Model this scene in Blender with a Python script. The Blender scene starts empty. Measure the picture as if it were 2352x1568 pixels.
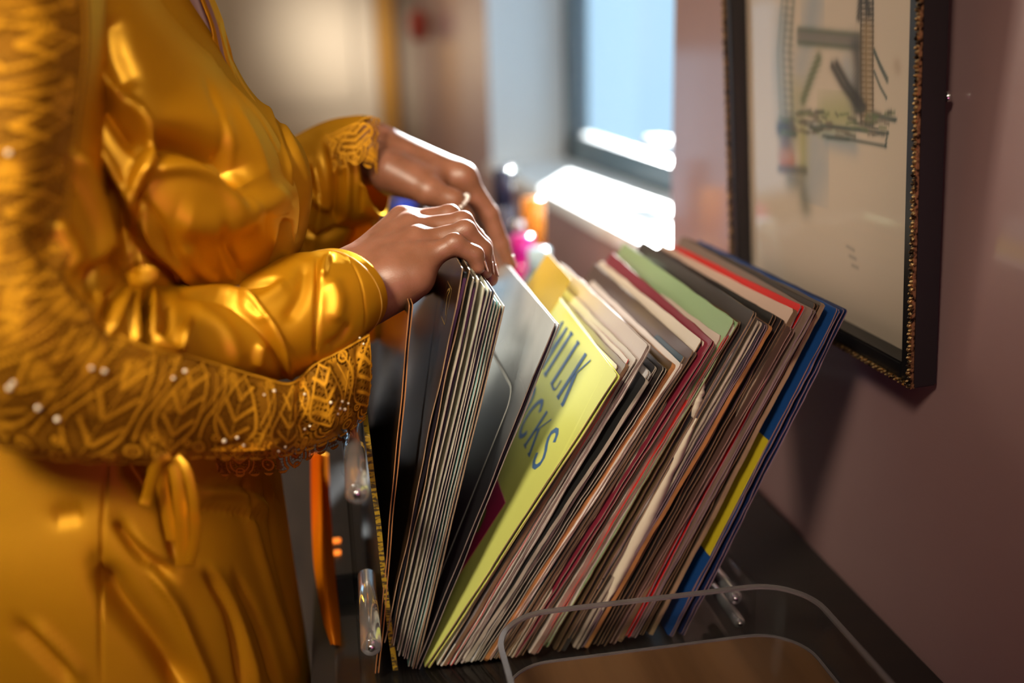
import bpy, bmesh, math, random
import numpy as np
from mathutils import Matrix, Vector
random.seed(7); rng = np.random.default_rng(7)
S = bpy.context.scene
COL = S.collection
# ------------------------------------------------------------ camera
F, CX, CY = 2287.0, 1176.0, 784.0            # focal length and centre in pixels of the 2352 x 1568 frame
def unit(v): v = np.array(v, float); return v/np.linalg.norm(v)
yc = unit([760-CX, CY-120, -F]); zc = -unit([204, -(8300-CY), -F])
zc = unit(zc - yc*zc.dot(yc)); xc = np.cross(yc, zc)
RW = np.array([xc, yc, zc])                   # world = RW @ camera
H = 1.245; C0 = np.array([0, 0, H])
def P(px, py, Y):                             # the point at room depth Y seen at a photograph pixel (for measuring real positions)
    r = RW @ np.array([px-CX, CY-py, -F])/F
    return C0 + r*(Y/r[1])
def PX(px, py, X):
    r = RW @ np.array([px-CX, CY-py, -F])/F
    return C0 + r*(X/r[0])
def proj(v):
    c = (np.asarray(v)-C0) @ RW
    return np.stack([CX+F*c[..., 0]/-c[..., 2], CY-F*c[..., 1]/-c[..., 2]], -1)
cam = bpy.data.cameras.new('camera'); co = bpy.data.objects.new('camera', cam); COL.objects.link(co)
m = np.eye(4); m[:3, :3] = RW; m[:3, 3] = C0
co.matrix_world = Matrix(m.tolist())
cam.lens = 35.0; cam.sensor_width = 36.0*2352/2352; cam.lens = F/2352*36
cam.clip_start = 0.02; cam.clip_end = 100
cam.dof.use_dof = True; cam.dof.focus_distance = 0.765; cam.dof.aperture_fstop = 1.9
S.camera = co
# ------------------------------------------------------------ light
w = bpy.data.worlds.new('sky'); S.world = w; w.use_nodes = True
bg = w.node_tree.nodes['Background']; bg.inputs[0].default_value = (0.50, 0.74, 0.92, 1); bg.inputs[1].default_value = 1.4
def lamp(kind, name, loc, target, power, color, size=None, sizey=None, **k):
    l = bpy.data.lights.new(name, kind); l.energy = power; l.color = color
    if kind == 'AREA':
        l.shape = 'RECTANGLE'; l.size = size; l.size_y = sizey or size
    for a, b in k.items(): setattr(l, a, b)
    o = bpy.data.objects.new(name, l); COL.objects.link(o); o.location = loc
    o.rotation_euler = (Vector(target)-Vector(loc)).to_track_quat('-Z', 'Y').to_euler()
    return o
SUN = np.array([-0.36, -0.86, -0.29])
lamp('SUN', 'sun_light', (3, 4, 4), Vector((3, 4, 4))+Vector(SUN), 42.0, (1.0, 0.95, 0.88), angle=0.02)
lamp('AREA', 'added_room_key', (-0.80, -0.55, 2.42), (-0.22, 0.72, 1.40), 5.6, (1.0, 0.88, 0.68), 0.5, 0.5, spread=math.radians(38))  # key light added for the robe, no window stands behind it
lamp('AREA', 'added_overhead_key', (0.10, -0.55, 2.15), (-0.20, 0.75, 1.42), 1.8, (1.0, 0.86, 0.64), 0.5, 0.5, spread=math.radians(58))  # second key added from overhead, without any fitting in the room
lamp('AREA', 'added_left_fill', (-2.4, 3.2, 1.9), (0.35, 2.2, 1.2), 34, (1.0, 0.85, 0.68), 0.9, 1.2)  # fill added at the left to brighten the window wall and back wall
lamp('AREA', 'added_purple_fill', (0.25, -0.5, 0.95), (0.45, 0.6, 1.0), 1.7, (0.85, 0.2, 0.5), 0.3)  # purple light added to tint the near wall mauve
lamp('SPOT', 'added_door_glare_spot', (-0.7, 3.6, 2.2), (0.06, 5.46, 1.25), 330, (1.0, 0.96, 0.9), spot_size=math.radians(20), spot_blend=1.0, shadow_soft_size=0.22)  # spot added to make the glare patch on the door
S.view_settings.view_transform = 'Standard'; S.view_settings.look = 'None'
S.view_settings.exposure = 0.0; S.view_settings.gamma = 1.0; S.view_settings.use_curve_mapping = False
S.cycles.max_bounces = 8; S.cycles.transparent_max_bounces = 12; S.cycles.sample_clamp_indirect = 6.0
S.cycles.caustics_reflective = False; S.cycles.caustics_refractive = False
# ------------------------------------------------------------ materials
def mat(name, color, rough=0.5, metal=0.0, **k):
    m = bpy.data.materials.new(name); m.use_nodes = True
    b = m.node_tree.nodes['Principled BSDF']
    b.inputs['Base Color'].default_value = (*color, 1); b.inputs['Roughness'].default_value = rough
    b.inputs['Metallic'].default_value = metal
    for a, v in k.items():
        b.inputs[a.replace('_', ' ')].default_value = v
    return m
def N(m, t, **k):
    n = m.node_tree.nodes.new(t)
    for a, v in k.items(): setattr(n, a, v)
    return n
def L(m, a, b): m.node_tree.links.new(a, b)
def bsdf(m): return m.node_tree.nodes['Principled BSDF']
def noise_mix(m, c2, scale=20, lo=.4, hi=.6, detail=4, stretch=None, coord='Object', rough=None):
    """second colour mixed in by noise"""
    b = bsdf(m); tc = N(m, 'ShaderNodeTexCoord'); mp = N(m, 'ShaderNodeMapping'); nz = N(m, 'ShaderNodeTexNoise')
    L(m, tc.outputs[coord], mp.inputs[0]); L(m, mp.outputs[0], nz.inputs['Vector'])
    if stretch: mp.inputs['Scale'].default_value = stretch
    nz.inputs['Scale'].default_value = scale; nz.inputs['Detail'].default_value = detail
    mr = N(m, 'ShaderNodeMapRange'); mr.inputs[1].default_value = lo; mr.inputs[2].default_value = hi
    L(m, nz.outputs[0], mr.inputs[0])
    mx = N(m, 'ShaderNodeMix', data_type='RGBA'); L(m, mr.outputs[0], mx.inputs[0])
    mx.inputs[6].default_value = b.inputs['Base Color'].default_value; mx.inputs[7].default_value = (*c2, 1)
    L(m, mx.outputs[2], b.inputs['Base Color'])
    return m
def bump(m, scale=200, strength=.2, dist=.001, stretch=None, detail=3, tex='ShaderNodeTexNoise'):
    b = bsdf(m); tc = N(m, 'ShaderNodeTexCoord'); mp = N(m, 'ShaderNodeMapping'); nz = N(m, tex)
    L(m, tc.outputs['Object'], mp.inputs[0]); L(m, mp.outputs[0], nz.inputs['Vector'])
    if stretch: mp.inputs['Scale'].default_value = stretch
    nz.inputs['Scale'].default_value = scale
    if 'Detail' in nz.inputs: nz.inputs['Detail'].default_value = detail
    bp = N(m, 'ShaderNodeBump'); bp.inputs['Strength'].default_value = strength; bp.inputs['Distance'].default_value = dist
    L(m, nz.outputs[0], bp.inputs['Height']); L(m, bp.outputs[0], b.inputs['Normal'])
    return m
def satin(name, col, gloss=(.88, .49, .055), rough=.46, share=.45, trans=.10):
    """woven satin: a deep dyed diffuse thread under a gold-coloured sheen, a little light passing through"""
    m = bpy.data.materials.new(name); m.use_nodes = True; b = bsdf(m)
    b.inputs['Base Color'].default_value = (*col, 1); b.inputs['Roughness'].default_value = .9; b.inputs['Specular IOR Level'].default_value = 0
    noise_mix(m, tuple(c*.8 for c in col), 14, .35, .7, 4)
    bump(m, 40, .16, .003, detail=9)
    g = N(m, 'ShaderNodeBsdfGlossy'); g.inputs['Color'].default_value = (*gloss, 1); g.inputs['Roughness'].default_value = rough
    L(m, b.inputs['Normal'].links[0].from_socket, g.inputs['Normal'])
    m1 = N(m, 'ShaderNodeMixShader'); m1.inputs[0].default_value = share; L(m, b.outputs[0], m1.inputs[1]); L(m, g.outputs[0], m1.inputs[2])
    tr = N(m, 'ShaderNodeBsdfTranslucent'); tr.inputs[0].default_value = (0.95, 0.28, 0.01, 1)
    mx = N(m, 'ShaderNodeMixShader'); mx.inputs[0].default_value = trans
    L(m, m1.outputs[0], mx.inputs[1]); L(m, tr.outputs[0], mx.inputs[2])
    L(m, mx.outputs[0], m.node_tree.nodes['Material Output'].inputs[0])
    return m
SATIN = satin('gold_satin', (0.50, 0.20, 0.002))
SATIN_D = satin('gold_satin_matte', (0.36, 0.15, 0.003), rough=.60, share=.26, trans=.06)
SKIN = mat('brown_skin', (0.20, 0.078, 0.040), .42, Subsurface_Weight=.22, Subsurface_Scale=.012)
bsdf(SKIN).inputs['Subsurface Radius'].default_value = (1.0, .3, .12)
noise_mix(SKIN, (0.27, 0.11, 0.065), 60, .35, .75); bump(SKIN, 900, .25, .0006)
NAIL = mat('fingernail', (0.34, .16, .11), .25)
def clear(name, col=(1, 1, 1), rough=.02, ior=1.49):
    m = bpy.data.materials.new(name); m.use_nodes = True; nt = m.node_tree; nt.nodes.remove(bsdf(m))
    g = N(m, 'ShaderNodeBsdfGlossy'); g.inputs['Roughness'].default_value = rough
    t = N(m, 'ShaderNodeBsdfTransparent'); t.inputs[0].default_value = (*col, 1)
    fr = N(m, 'ShaderNodeFresnel'); fr.inputs[0].default_value = ior
    mx = N(m, 'ShaderNodeMixShader'); L(m, t.outputs[0], mx.inputs[1]); L(m, g.outputs[0], mx.inputs[2])
    ge = N(m, 'ShaderNodeNewGeometry'); mu = N(m, 'ShaderNodeMath', operation='SUBTRACT', use_clamp=True)      # the far face of the sheet does not mirror
    L(m, fr.outputs[0], mu.inputs[0]); L(m, ge.outputs['Backfacing'], mu.inputs[1]); L(m, mu.outputs[0], mx.inputs[0])
    L(m, mx.outputs[0], nt.nodes['Material Output'].inputs[0])
    return m
ACRYL = clear('clear_acrylic', (.97, .98, .98)); GLASS = clear('window_glass', (.93, .97, 1.0), .0)
ACEDGE = mat('acrylic_edge', (.42, .38, .38), .25, Transmission_Weight=.7)
ROD = mat('acrylic_rod', (.92, .92, .92), .08, Transmission_Weight=.90, IOR=1.49)
CHROME = mat('chrome', (.7, .7, .7), .18, 1.0)
BLACK = mat('black_paint', (.012, .012, .013), .3)
# ------------------------------------------------------------ mesh helpers
def link(name, me, mats, parent=None, matrix=None, smooth=False, **props):
    o = bpy.data.objects.new(name, me); COL.objects.link(o)
    for mm in (mats if isinstance(mats, (list, tuple)) else [mats]):
        if len(me.materials) < len(mats if isinstance(mats, (list, tuple)) else [mats]): me.materials.append(mm)
    if parent: o.parent = parent
    if matrix is not None: o.matrix_world = matrix
    if smooth: me.polygons.foreach_set('use_smooth', np.ones(len(me.polygons), bool))
    for k, v in props.items(): o[k] = v
    return o
def raw(verts, faces):
    me = bpy.data.meshes.new('mesh'); verts = np.asarray(verts, float)
    if isinstance(faces, np.ndarray):
        n, k = faces.shape
        me.vertices.add(len(verts)); me.vertices.foreach_set('co', verts.ravel())
        me.loops.add(n*k); me.loops.foreach_set('vertex_index', faces.ravel().astype(np.int32))
        me.polygons.add(n); me.polygons.foreach_set('loop_start', np.arange(0, n*k, k, dtype=np.int32))
        me.update(calc_edges=True); me.validate()
    else:
        me.from_pydata([tuple(v) for v in verts], [], faces); me.update()
    return me
def grid_faces(n, m, wrap=False):
    a = np.arange(n*m).reshape(n, m)
    if wrap: a = np.concatenate([a, a[:, :1]], 1)
    return np.stack([a[:-1, :-1], a[:-1, 1:], a[1:, 1:], a[1:, :-1]], -1).reshape(-1, 4)
def cr(ctrl, n, ts=None):
    """Catmull-Rom along axis 0"""
    c = np.asarray(ctrl, float); k = len(c)
    c = np.concatenate([2*c[:1]-c[1:2], c, 2*c[-1:]-c[-2:-1]])
    t = np.linspace(0, k-1, n) if ts is None else np.asarray(ts)
    i = np.minimum(t.astype(int), k-2); f = (t-i).reshape((-1,)+(1,)*(c.ndim-1))
    p0, p1, p2, p3 = c[i], c[i+1], c[i+2], c[i+3]
    return .5*(2*p1+(p2-p0)*f+(2*p0-5*p1+4*p2-p3)*f**2+(3*p1-p0-3*p2+p3)*f**3)
def seg_dist(q, pts):
    """q (n,2), polyline -> signed distance, arc length, parameter 0..1"""
    pts = np.asarray(pts, float)
    best = np.full(len(q), 1e9); sg = np.ones(len(q)); arc = np.zeros(len(q)); acc = 0
    for a, b in zip(pts[:-1], pts[1:]):
        d = b-a; l = np.hypot(*d)+1e-9
        t = np.clip(((q-a)@d)/l**2, 0, 1); e = q-(a+t[:, None]*d); dist = np.hypot(e[:, 0], e[:, 1])
        u = dist < best
        best = np.where(u, dist, best); cross = d[0]*e[:, 1]-d[1]*e[:, 0]
        sg = np.where(u, np.sign(cross), sg); arc = np.where(u, acc+t*l, arc); acc += l
    return best*sg, arc, arc/acc
def smoothline(pts, n=24): return cr(np.asarray(pts, float), n)
def grid_normals(G):
    du = np.gradient(G, axis=0); dv = np.gradient(G, axis=1)
    n = np.cross(du, dv); return n/(np.linalg.norm(n, axis=-1, keepdims=True)+1e-12)
def fold(G, strokes, facing_only=False):
    """press real folds into a cloth grid: strokes = (points as measured on the photograph, width left, width right, height in m)"""
    n = grid_normals(G); view = G-C0
    n *= -np.sign((n*view).sum(-1, keepdims=True)) if not facing_only else 1
    if facing_only:
        mid = G.mean(1, keepdims=True); n *= np.sign((n*(G-mid)).sum(-1, keepdims=True))
        mask = ((n*view).sum(-1) < 0).ravel()
    q = proj(G).reshape(-1, 2); h = np.zeros(len(q))
    for pts, wl, wr, amp in strokes:
        pl = smoothline(pts, 16); mx = 3*max(wl, wr)
        lo, hi = pl.min(0)-mx, pl.max(0)+mx
        s = ((q > lo) & (q < hi)).all(1)
        if facing_only: s &= mask
        if not s.any(): continue
        d, arc, t = seg_dist(q[s], pl)
        wd = np.where(d > 0, wr, wl)
        h[s] += amp*np.exp(-(d/wd)**2)*np.clip(np.minimum(t, 1-t)*5+.25, 0, 1)
    return G + n*h.reshape(G.shape[:2]+(1,))
def patch(ctrl, nu, nv, strokes=(), us=None):
    c = np.array([[P(*p) for p in row] for row in ctrl])
    g = cr(c, nu, us); g = np.swapaxes(cr(np.swapaxes(g, 0, 1), nv), 0, 1)
    return fold(g, strokes) if strokes else g
def gridobj(name, G, m, parent=None, wrap=False, solid=0, **k):
    me = raw(G.reshape(-1, 3), grid_faces(G.shape[0], G.shape[1], wrap))
    o = link(name, me, m, parent, smooth=True, **k)
    if solid:
        s = o.modifiers.new('thickness', 'SOLIDIFY'); s.thickness = solid; s.offset = 0
    return o
def empty(name, loc, label, cat, group=None, matrix=None):
    o = bpy.data.objects.new(name, None); COL.objects.link(o); o.location = loc; o.empty_display_size = .05
    if matrix is not None: o.matrix_world = matrix
    o['label'] = label; o['category'] = cat
    if group: o['group'] = group
    return o
def boxmesh(x0, x1, y0, y1, z0, z1, bev=0, seg=2):
    bm = bmesh.new(); bmesh.ops.create_cube(bm, size=1)
    for v in bm.verts: v.co = Vector(((x0+x1)/2+v.co.x*(x1-x0), (y0+y1)/2+v.co.y*(y1-y0), (z0+z1)/2+v.co.z*(z1-z0)))
    if bev: bmesh.ops.bevel(bm, geom=bm.edges[:], offset=bev, segments=seg, affect='EDGES')
    me = bpy.data.meshes.new('mesh'); bm.to_mesh(me); bm.free(); return me
def joinmesh(meshes):
    bm = bmesh.new()
    for me in meshes: bm.from_mesh(me)
    out = bpy.data.meshes.new('mesh'); bm.to_mesh(out); bm.free(); return out
def lathe(profile, n=32, axis='Z'):
    a = np.linspace(0, 2*np.pi, n, endpoint=False); pr = np.array(profile, float)
    v = np.stack([pr[:, 0][:, None]*np.cos(a), pr[:, 0][:, None]*np.sin(a), np.repeat(pr[:, 1][:, None], n, 1)], -1).reshape(-1, 3)
    if axis == 'Y': v = v[:, [0, 2, 1]]
    return raw(v, grid_faces(len(pr), n, True))
def tube(pts, rad, n=10, flat=1.0, samples=40, up=(0, 1, 0), closed_ends=True):
    p = cr(np.asarray(pts, float), samples); r = np.interp(np.linspace(0, 1, samples), np.linspace(0, 1, len(np.atleast_1d(rad))), np.atleast_1d(rad)) if np.size(rad) > 1 else np.full(samples, rad)
    t = np.gradient(p, axis=0); t /= np.linalg.norm(t, axis=1, keepdims=True)
    u = np.cross(t, np.array(up)); u /= np.linalg.norm(u, axis=1, keepdims=True)+1e-9; v = np.cross(t, u)
    a = np.linspace(0, 2*np.pi, n, endpoint=False)
    G = p[:, None]+r[:, None, None]*(np.cos(a)[None, :, None]*u[:, None]+flat*np.sin(a)[None, :, None]*v[:, None])
    if closed_ends:
        G = np.concatenate([np.repeat(p[:1, None], n, 1), G, np.repeat(p[-1:, None], n, 1)])
    return G
# ------------------------------------------------------------ the room
XW = .45
WALL = mat('mauve_gloss_wall', (0.46, 0.285, 0.27), .34, Coat_Weight=.6, Coat_Roughness=.10)
noise_mix(WALL, (0.42, 0.245, 0.24), 3, .35, .7); bump(WALL, 40, .05, .004, stretch=(1, 1, 7), detail=6)
WHITE = mat('white_reveal_paint', (.90, .92, .93), .45)
BEIGE = mat('beige_wall', (.50, .40, .28), .6); noise_mix(BEIGE, (.45, .36, .25), 5)
def struct(name, me, m, **k): return link(name, me, m, kind='structure', **k)
y0w, y1w = 1.325, 2.985
zs0, zs1 = H-.290, H-.330          # the sill drops a little towards its far end
zt = 1.76
def quad(bm, pts, mi=0):
    f = bm.faces.new([bm.verts.new(p) for p in pts]); f.material_index = mi
def wall_with_hole():
    bm = bmesh.new(); A, B = -2.5, 5.6; x = XW; xo = XW+.30
    for xx in (x, xo):
        quad(bm, [(xx, A, 0), (xx, y0w, 0), (xx, y0w, 2.5), (xx, A, 2.5)])
        quad(bm, [(xx, y1w, 0), (xx, B, 0), (xx, B, 2.5), (xx, y1w, 2.5)])
        quad(bm, [(xx, y0w, 0), (xx, y1w, 0), (xx, y1w, zs1), (xx, y0w, zs0)])
        quad(bm, [(xx, y0w, zt), (xx, y1w, zt), (xx, y1w, 2.5), (xx, y0w, 2.5)])
    quad(bm, [(x, y0w, zs0), (x, y1w, zs1), (xo, y1w, zs1), (xo, y0w, zs0)], 1)
    quad(bm, [(x, y0w, zs0), (xo, y0w, zs0), (xo, y0w, zt), (x, y0w, zt)], 1)
    quad(bm, [(x, y1w, zs1), (xo, y1w, zs1), (xo, y1w, zt), (x, y1w, zt)], 1)
    quad(bm, [(x, y0w, zt), (x, y1w, zt), (xo, y1w, zt), (xo, y0w, zt)], 1)
    me = bpy.data.meshes.new('mesh'); bm.to_mesh(me); bm.free(); return me
struct('wall_right', wall_with_hole(), [WALL, WHITE])
struct('trim_1', joinmesh([raw([(XW-.012, y0w-.0, zs0-.022), (XW-.012, y1w, zs1-.022), (XW-.012, y1w, zs1+.004), (XW-.012, y0w, zs0+.004),
                                (XW+.22, y0w, zs0-.022), (XW+.22, y1w, zs1-.022), (XW+.22, y1w, zs1+.004), (XW+.22, y0w, zs0+.004)],
       [(0, 1, 2, 3), (3, 2, 6, 7), (0, 3, 7, 4), (1, 5, 6, 2), (4, 7, 6, 5), (0, 4, 5, 1)])]), WHITE)   # window board
WFR = mat('blue_grey_window_frame', (.045, .085, .11), .35)
xg = XW+.225
wf = struct('window_1', joinmesh([boxmesh(xg, xg+.05, y1w-.10, y1w, zs1, zt, .004), boxmesh(xg, xg+.05, y0w, y0w+.07, zs0-.02, zt, .004),
    boxmesh(xg, xg+.05, y0w, y1w, zs1, zs1+.085, .006), boxmesh(xg, xg+.05, y0w, y1w, zt-.07, zt, .004)]), WFR)
link('pane', boxmesh(xg+.002, xg+.007, y0w+.06, y1w-.09, zs1+.08, zt-.06), GLASS, wf)
hp = PX(1515, 330, xg-.02)
link('window_catch', joinmesh([boxmesh(hp[0]-.03, hp[0]+.03, hp[1]-.10, hp[1]+.02, hp[2]-.012, hp[2]+.012, .006), boxmesh(hp[0]-.02, hp[0]+.03, hp[1]+.03, hp[1]+.07, hp[2]-.016, hp[2]+.01, .006)]), CHROME, wf)
FLOOR = mat('dark_floor', (.07, .045, .03), .5); noise_mix(FLOOR, (.04, .026, .018), 4, stretch=(8, 1, 1))
struct('floor', boxmesh(-3.6, XW, -2.5, 5.6, -.05, 0), FLOOR)
struct('ceiling', boxmesh(-3.6, XW+.3, -2.5, 5.6, 2.5, 2.55), mat('ceiling_paint', (.7, .66, .58), .7))
def wall_back():
    xs = [-3.6, -3.42, -2.78, -1.70, -.76, XW+.3]; ms = [boxmesh(xs[0], xs[1], 5.5, 5.6, 0, 2.5), boxmesh(xs[2], xs[3], 5.5, 5.6, 0, 2.5), boxmesh(xs[4], xs[5], 5.5, 5.6, 0, 2.5)]
    ms += [boxmesh(xs[1], xs[2], 5.5, 5.6, 2.0, 2.5), boxmesh(xs[1], xs[2], 5.5, 5.6, 0, 1.0), boxmesh(xs[3], xs[4], 5.5, 5.6, 1.25, 2.5), boxmesh(xs[3], xs[4], 5.5, 5.6, 0, .06)]
    return joinmesh(ms)
struct('wall_back', wall_back(), BEIGE)
for nm, (a_, b_, c_, d_) in (('added_window_2', (-3.42, -2.78, 1.0, 2.0)), ('added_window_3', (-1.70, -.76, .06, 1.25))):  # unseen openings added for reflections in the covers, wall and picture glass
    w2 = struct(nm, joinmesh([boxmesh(a_, a_+.05, 5.52, 5.58, c_, d_), boxmesh(b_-.05, b_, 5.52, 5.58, c_, d_), boxmesh(a_, b_, 5.52, 5.58, c_, c_+.05), boxmesh(a_, b_, 5.52, 5.58, d_-.05, d_), boxmesh((a_+b_)/2-.02, (a_+b_)/2+.02, 5.52, 5.58, c_, d_)]), WFR)
    link('pane', boxmesh(a_+.04, b_-.04, 5.545, 5.55, c_+.04, d_-.04), GLASS, w2)
struct('wall_left', boxmesh(-3.7, -3.6, -2.5, 5.6, 0, 2.5), BEIGE)
struct('wall_front', boxmesh(-3.6, XW+.3, -2.6, -2.5, 0, 2.5), BEIGE)
DOOR = mat('cream_gloss_door', (.62, .50, .35), .28)
struct('door_1', joinmesh([boxmesh(-.62, .235, 5.44, 5.5, 0, 2.02, .004), boxmesh(-.5, .12, 5.43, 5.45, .2, .85, .008), boxmesh(-.5, .12, 5.432, 5.45, .98, 1.9, .008)]), DOOR)
OCHRE = mat('ochre_wood_trim', (.52, .25, .035), .4)
struct('trim_2', joinmesh([boxmesh(.245, .33, 5.42, 5.5, 0, 2.1, .006), boxmesh(-.72, -.63, 5.42, 5.5, 0, 2.1, .006), boxmesh(-.72, .33, 5.42, 5.5, 2.03, 2.12, .006)]), OCHRE)
# red ornament hanging on the far wall
rp = PX(962, 55, XW-.06)
orn = empty('wall_ornament', rp, 'small round red ornament hanging high beside the far doorway', 'ornament')
link('bauble', lathe([(0, -.075), (.03, -.07), (.045, -.03), (.048, .0), (.038, .04), (.02, .06), (0, .066)], 20), mat('red_lacquer', (.45, .05, .02), .4), orn, smooth=True)
link('cord', lathe([(.002, .06), (.002, .3)], 6), BLACK, orn)
# ------------------------------------------------------------ table
ZD = H-.495
WOODT = mat('black_brown_table', (.022, .016, .013), .5); noise_mix(WOODT, (.018, .014, .012), 6, stretch=(1, 8, 1))
tb = empty('side_table', (.2, 1.8, 0), 'dark black-brown long table along the wall under the records', 'table')
def cm(me, root):                       # shift mesh into the local frame of its root
    me.transform(Matrix.Translation(-Vector(root.matrix_world.translation if root.matrix_world.translation.length else root.location))); return me
def part(name, me, m, root, **k): return link(name, cm(me, root), m, root, **k)
part('tabletop', boxmesh(-.055, XW-.004, .12, 3.6, ZD-.035, ZD, .003), WOODT, tb)
for (a, b) in ((-.04, .14), (-.04, 3.53), (.38, .14), (.38, 3.53)):
    part('leg', boxmesh(a, a+.05, b, b+.05, 0, ZD-.035, .003), WOODT, tb)
part('apron', joinmesh([boxmesh(-.035, -.015, .19, 3.53, ZD-.12, ZD-.035), boxmesh(.40, .42, .19, 3.53, ZD-.12, ZD-.035)]), WOODT, tb)
# ------------------------------------------------------------ records
Y0 = .71; ZF = ZD+.010
KRAFT = (.42, .27, .14)
_edge = {}
def edge_mat(c, key):
    if key not in _edge:
        m = mat('card_edge_'+key, c, .8); noise_mix(m, tuple(x*.45 for x in c), 90, .42, .68, 5, stretch=(1, 1, .35))
        _edge[key] = m
    return _edge[key]
EDG = {'tan': edge_mat((.32, .20, .11), 'tan'), 'brown': edge_mat((.20, .11, .055), 'brown'), 'white': edge_mat((.42, .36, .28), 'white'),
       'grey': edge_mat((.24, .18, .15), 'grey'), 'pink': edge_mat((.33, .19, .15), 'pink'), 'black': edge_mat((.03, .026, .024), 'black'),
       'red': edge_mat((.5, .05, .04), 'red'), 'orange': edge_mat((.42, .17, .05), 'orange'), 'mauve': edge_mat((.27, .17, .19), 'mauve'), 'yellow': noise_mix(mat('yellow_striped_edge', (.34, .21, .006), .7), (.05, .03, .004), 120, .45, .55, 2, stretch=(1, 1, 3))}
VINYL = mat('black_vinyl', (.008, .008, .009), .25); PAPER = mat('inner_paper', (.55, .50, .42), .8); noise_mix(PAPER, (.4, .35, .28), 30)
def sleeve_outline(w, h, r, ny=14, nz=36):
    """closed outline in (y, z) starting at near bottom"""
    pts = []
    pts += [(r*(1-math.sin(a)), r*(1-math.cos(a))) for a in np.linspace(math.pi/2*0, math.pi/2, 4)][::-1]
    pts = [(r-r*math.cos(a), r-r*math.sin(a)) for a in np.linspace(0, math.pi/2, 4)][::-1]      # near bottom, from bottom edge to near edge
    pts += [(0, z) for z in np.linspace(r, h-r, nz)[1:-1]]
    pts += [(r-r*math.cos(a), h-r+r*math.sin(a)) for a in np.linspace(0, math.pi/2, 4)]
    pts += [(y, h) for y in np.linspace(r, w-r, ny)[1:-1]]
    pts += [(w-r+r*math.sin(a), h-r+r*math.cos(a)) for a in np.linspace(0, math.pi/2, 4)]
    pts += [(w-r+r*math.cos(a), r-r*math.sin(a)) for a in np.linspace(0, math.pi/2, 4)]
    return np.array(pts)
def board(w, h, x0, t, r=.002, wav=0.0, wear=0.0, dy=0.0):
    o = sleeve_outline(w, h, r); n = len(o)
    ph = rng.uniform(0, 6, 6)
    wv = wav*(np.sin(o[:, 1]*40+ph[0])+.6*np.sin(o[:, 1]*95+ph[1])+.5*np.sin(o[:, 0]*30+ph[2]))
    o = o + wear*rng.normal(0, 1, o.shape)
    A = np.column_stack([np.full(n, x0)+wv, o[:, 0]+dy, o[:, 1]]); B = A.copy(); B[:, 0] += t
    V = np.concatenate([A, B]); F_ = [list(range(n)), list(range(2*n-1, n-1, -1))]
    F_ += [(i+n, (i+1) % n+n, (i+1) % n, i) for i in range(n)]
    me = raw(V, F_)
    me.polygons.foreach_set('material_index', np.array([0, 0]+[1]*n, dtype=np.int32))
    return me
def frame_for(xt, zt_, xb, zb, yaw=0, y0=Y0, roll=0):
    h = unit([xt-xb, 0, zt_-zb]); wv = unit([math.sin(yaw), math.cos(yaw), roll]); wv = unit(wv-h*h.dot(wv)*(0 if roll else 1))
    h2 = unit(h-wv*h.dot(wv)); n = np.cross(wv, h2)
    M = np.eye(4); M[:3, 0] = n; M[:3, 1] = wv; M[:3, 2] = h2; M[:3, 3] = (xb, y0, zb)
    return Matrix(M.tolist())
_face = {}
def face_mat(c, rough=.35, c2=None):
    k = (c, rough, c2)
    if k not in _face:
        m = mat('printed_card', c, rough, Coat_Weight=.3, Coat_Roughness=.15)
        if c2: noise_mix(m, c2, 9, .42, .58, 3)
        _face[k] = m
    return _face[k]
def record(px, py, xb, col, edge, label, t=.0045, col2=None, yaw=0, roll=0, rough=.35, inner='vinyl', wav=.0003, wear=.00012, r=.002, zb=None, size=None, group='record sleeves in the acrylic rack', y0=Y0, openside=True):
    p = P(px, py, y0); xt, zt_ = p[0], p[2]
    Lmax = .313
    if zb is None:
        dz2 = Lmax**2-(xt-xb)**2; zb = zt_-math.sqrt(max(dz2, .01)); zb = max(zb, ZF)
    Lh = math.hypot(xt-xb, zt_-zb)
    M = frame_for(xt, zt_, xb, zb, yaw, y0, roll)
    root = empty('record_sleeve', (0, 0, 0), label, 'record', group, matrix=M)
    fm = face_mat(col, rough, col2); em = EDG[edge]
    b = .0008 if openside else .0011
    wd = .313 if size is None else size
    ms = [board(wd, Lh, 0, b, r, wav, wear), board(wd, Lh, t-b, b, r, wav, wear, dy=rng.normal(0, .0003))]
    if not openside or t < .0026:
        ms = [board(wd, Lh, 0, t, r, wav, wear)]
    else:
        ms.append(boxmesh(b*.5, t-b*.5, wd-.0012, wd, .004, Lh-.004))
    me = joinmesh(ms); o = link('cover', me, [fm, em], root)
    o.matrix_parent_inverse = Matrix.Identity(4)
    if openside and t >= .0026:
        im = {'vinyl': VINYL, 'paper': PAPER, 'dark': BLACK}[inner]
        thick = t-2*b-.0010
        i = link('inner_sleeve', board(wd-.004, Lh-.006, b+.0005, max(thick, .0006), .004, wav, 0), [im, im], root)
        i.location = (0, .0012+abs(rng.normal(0, .0012)), .003)
    return root
WG = (.72, .66, .58); 
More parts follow.
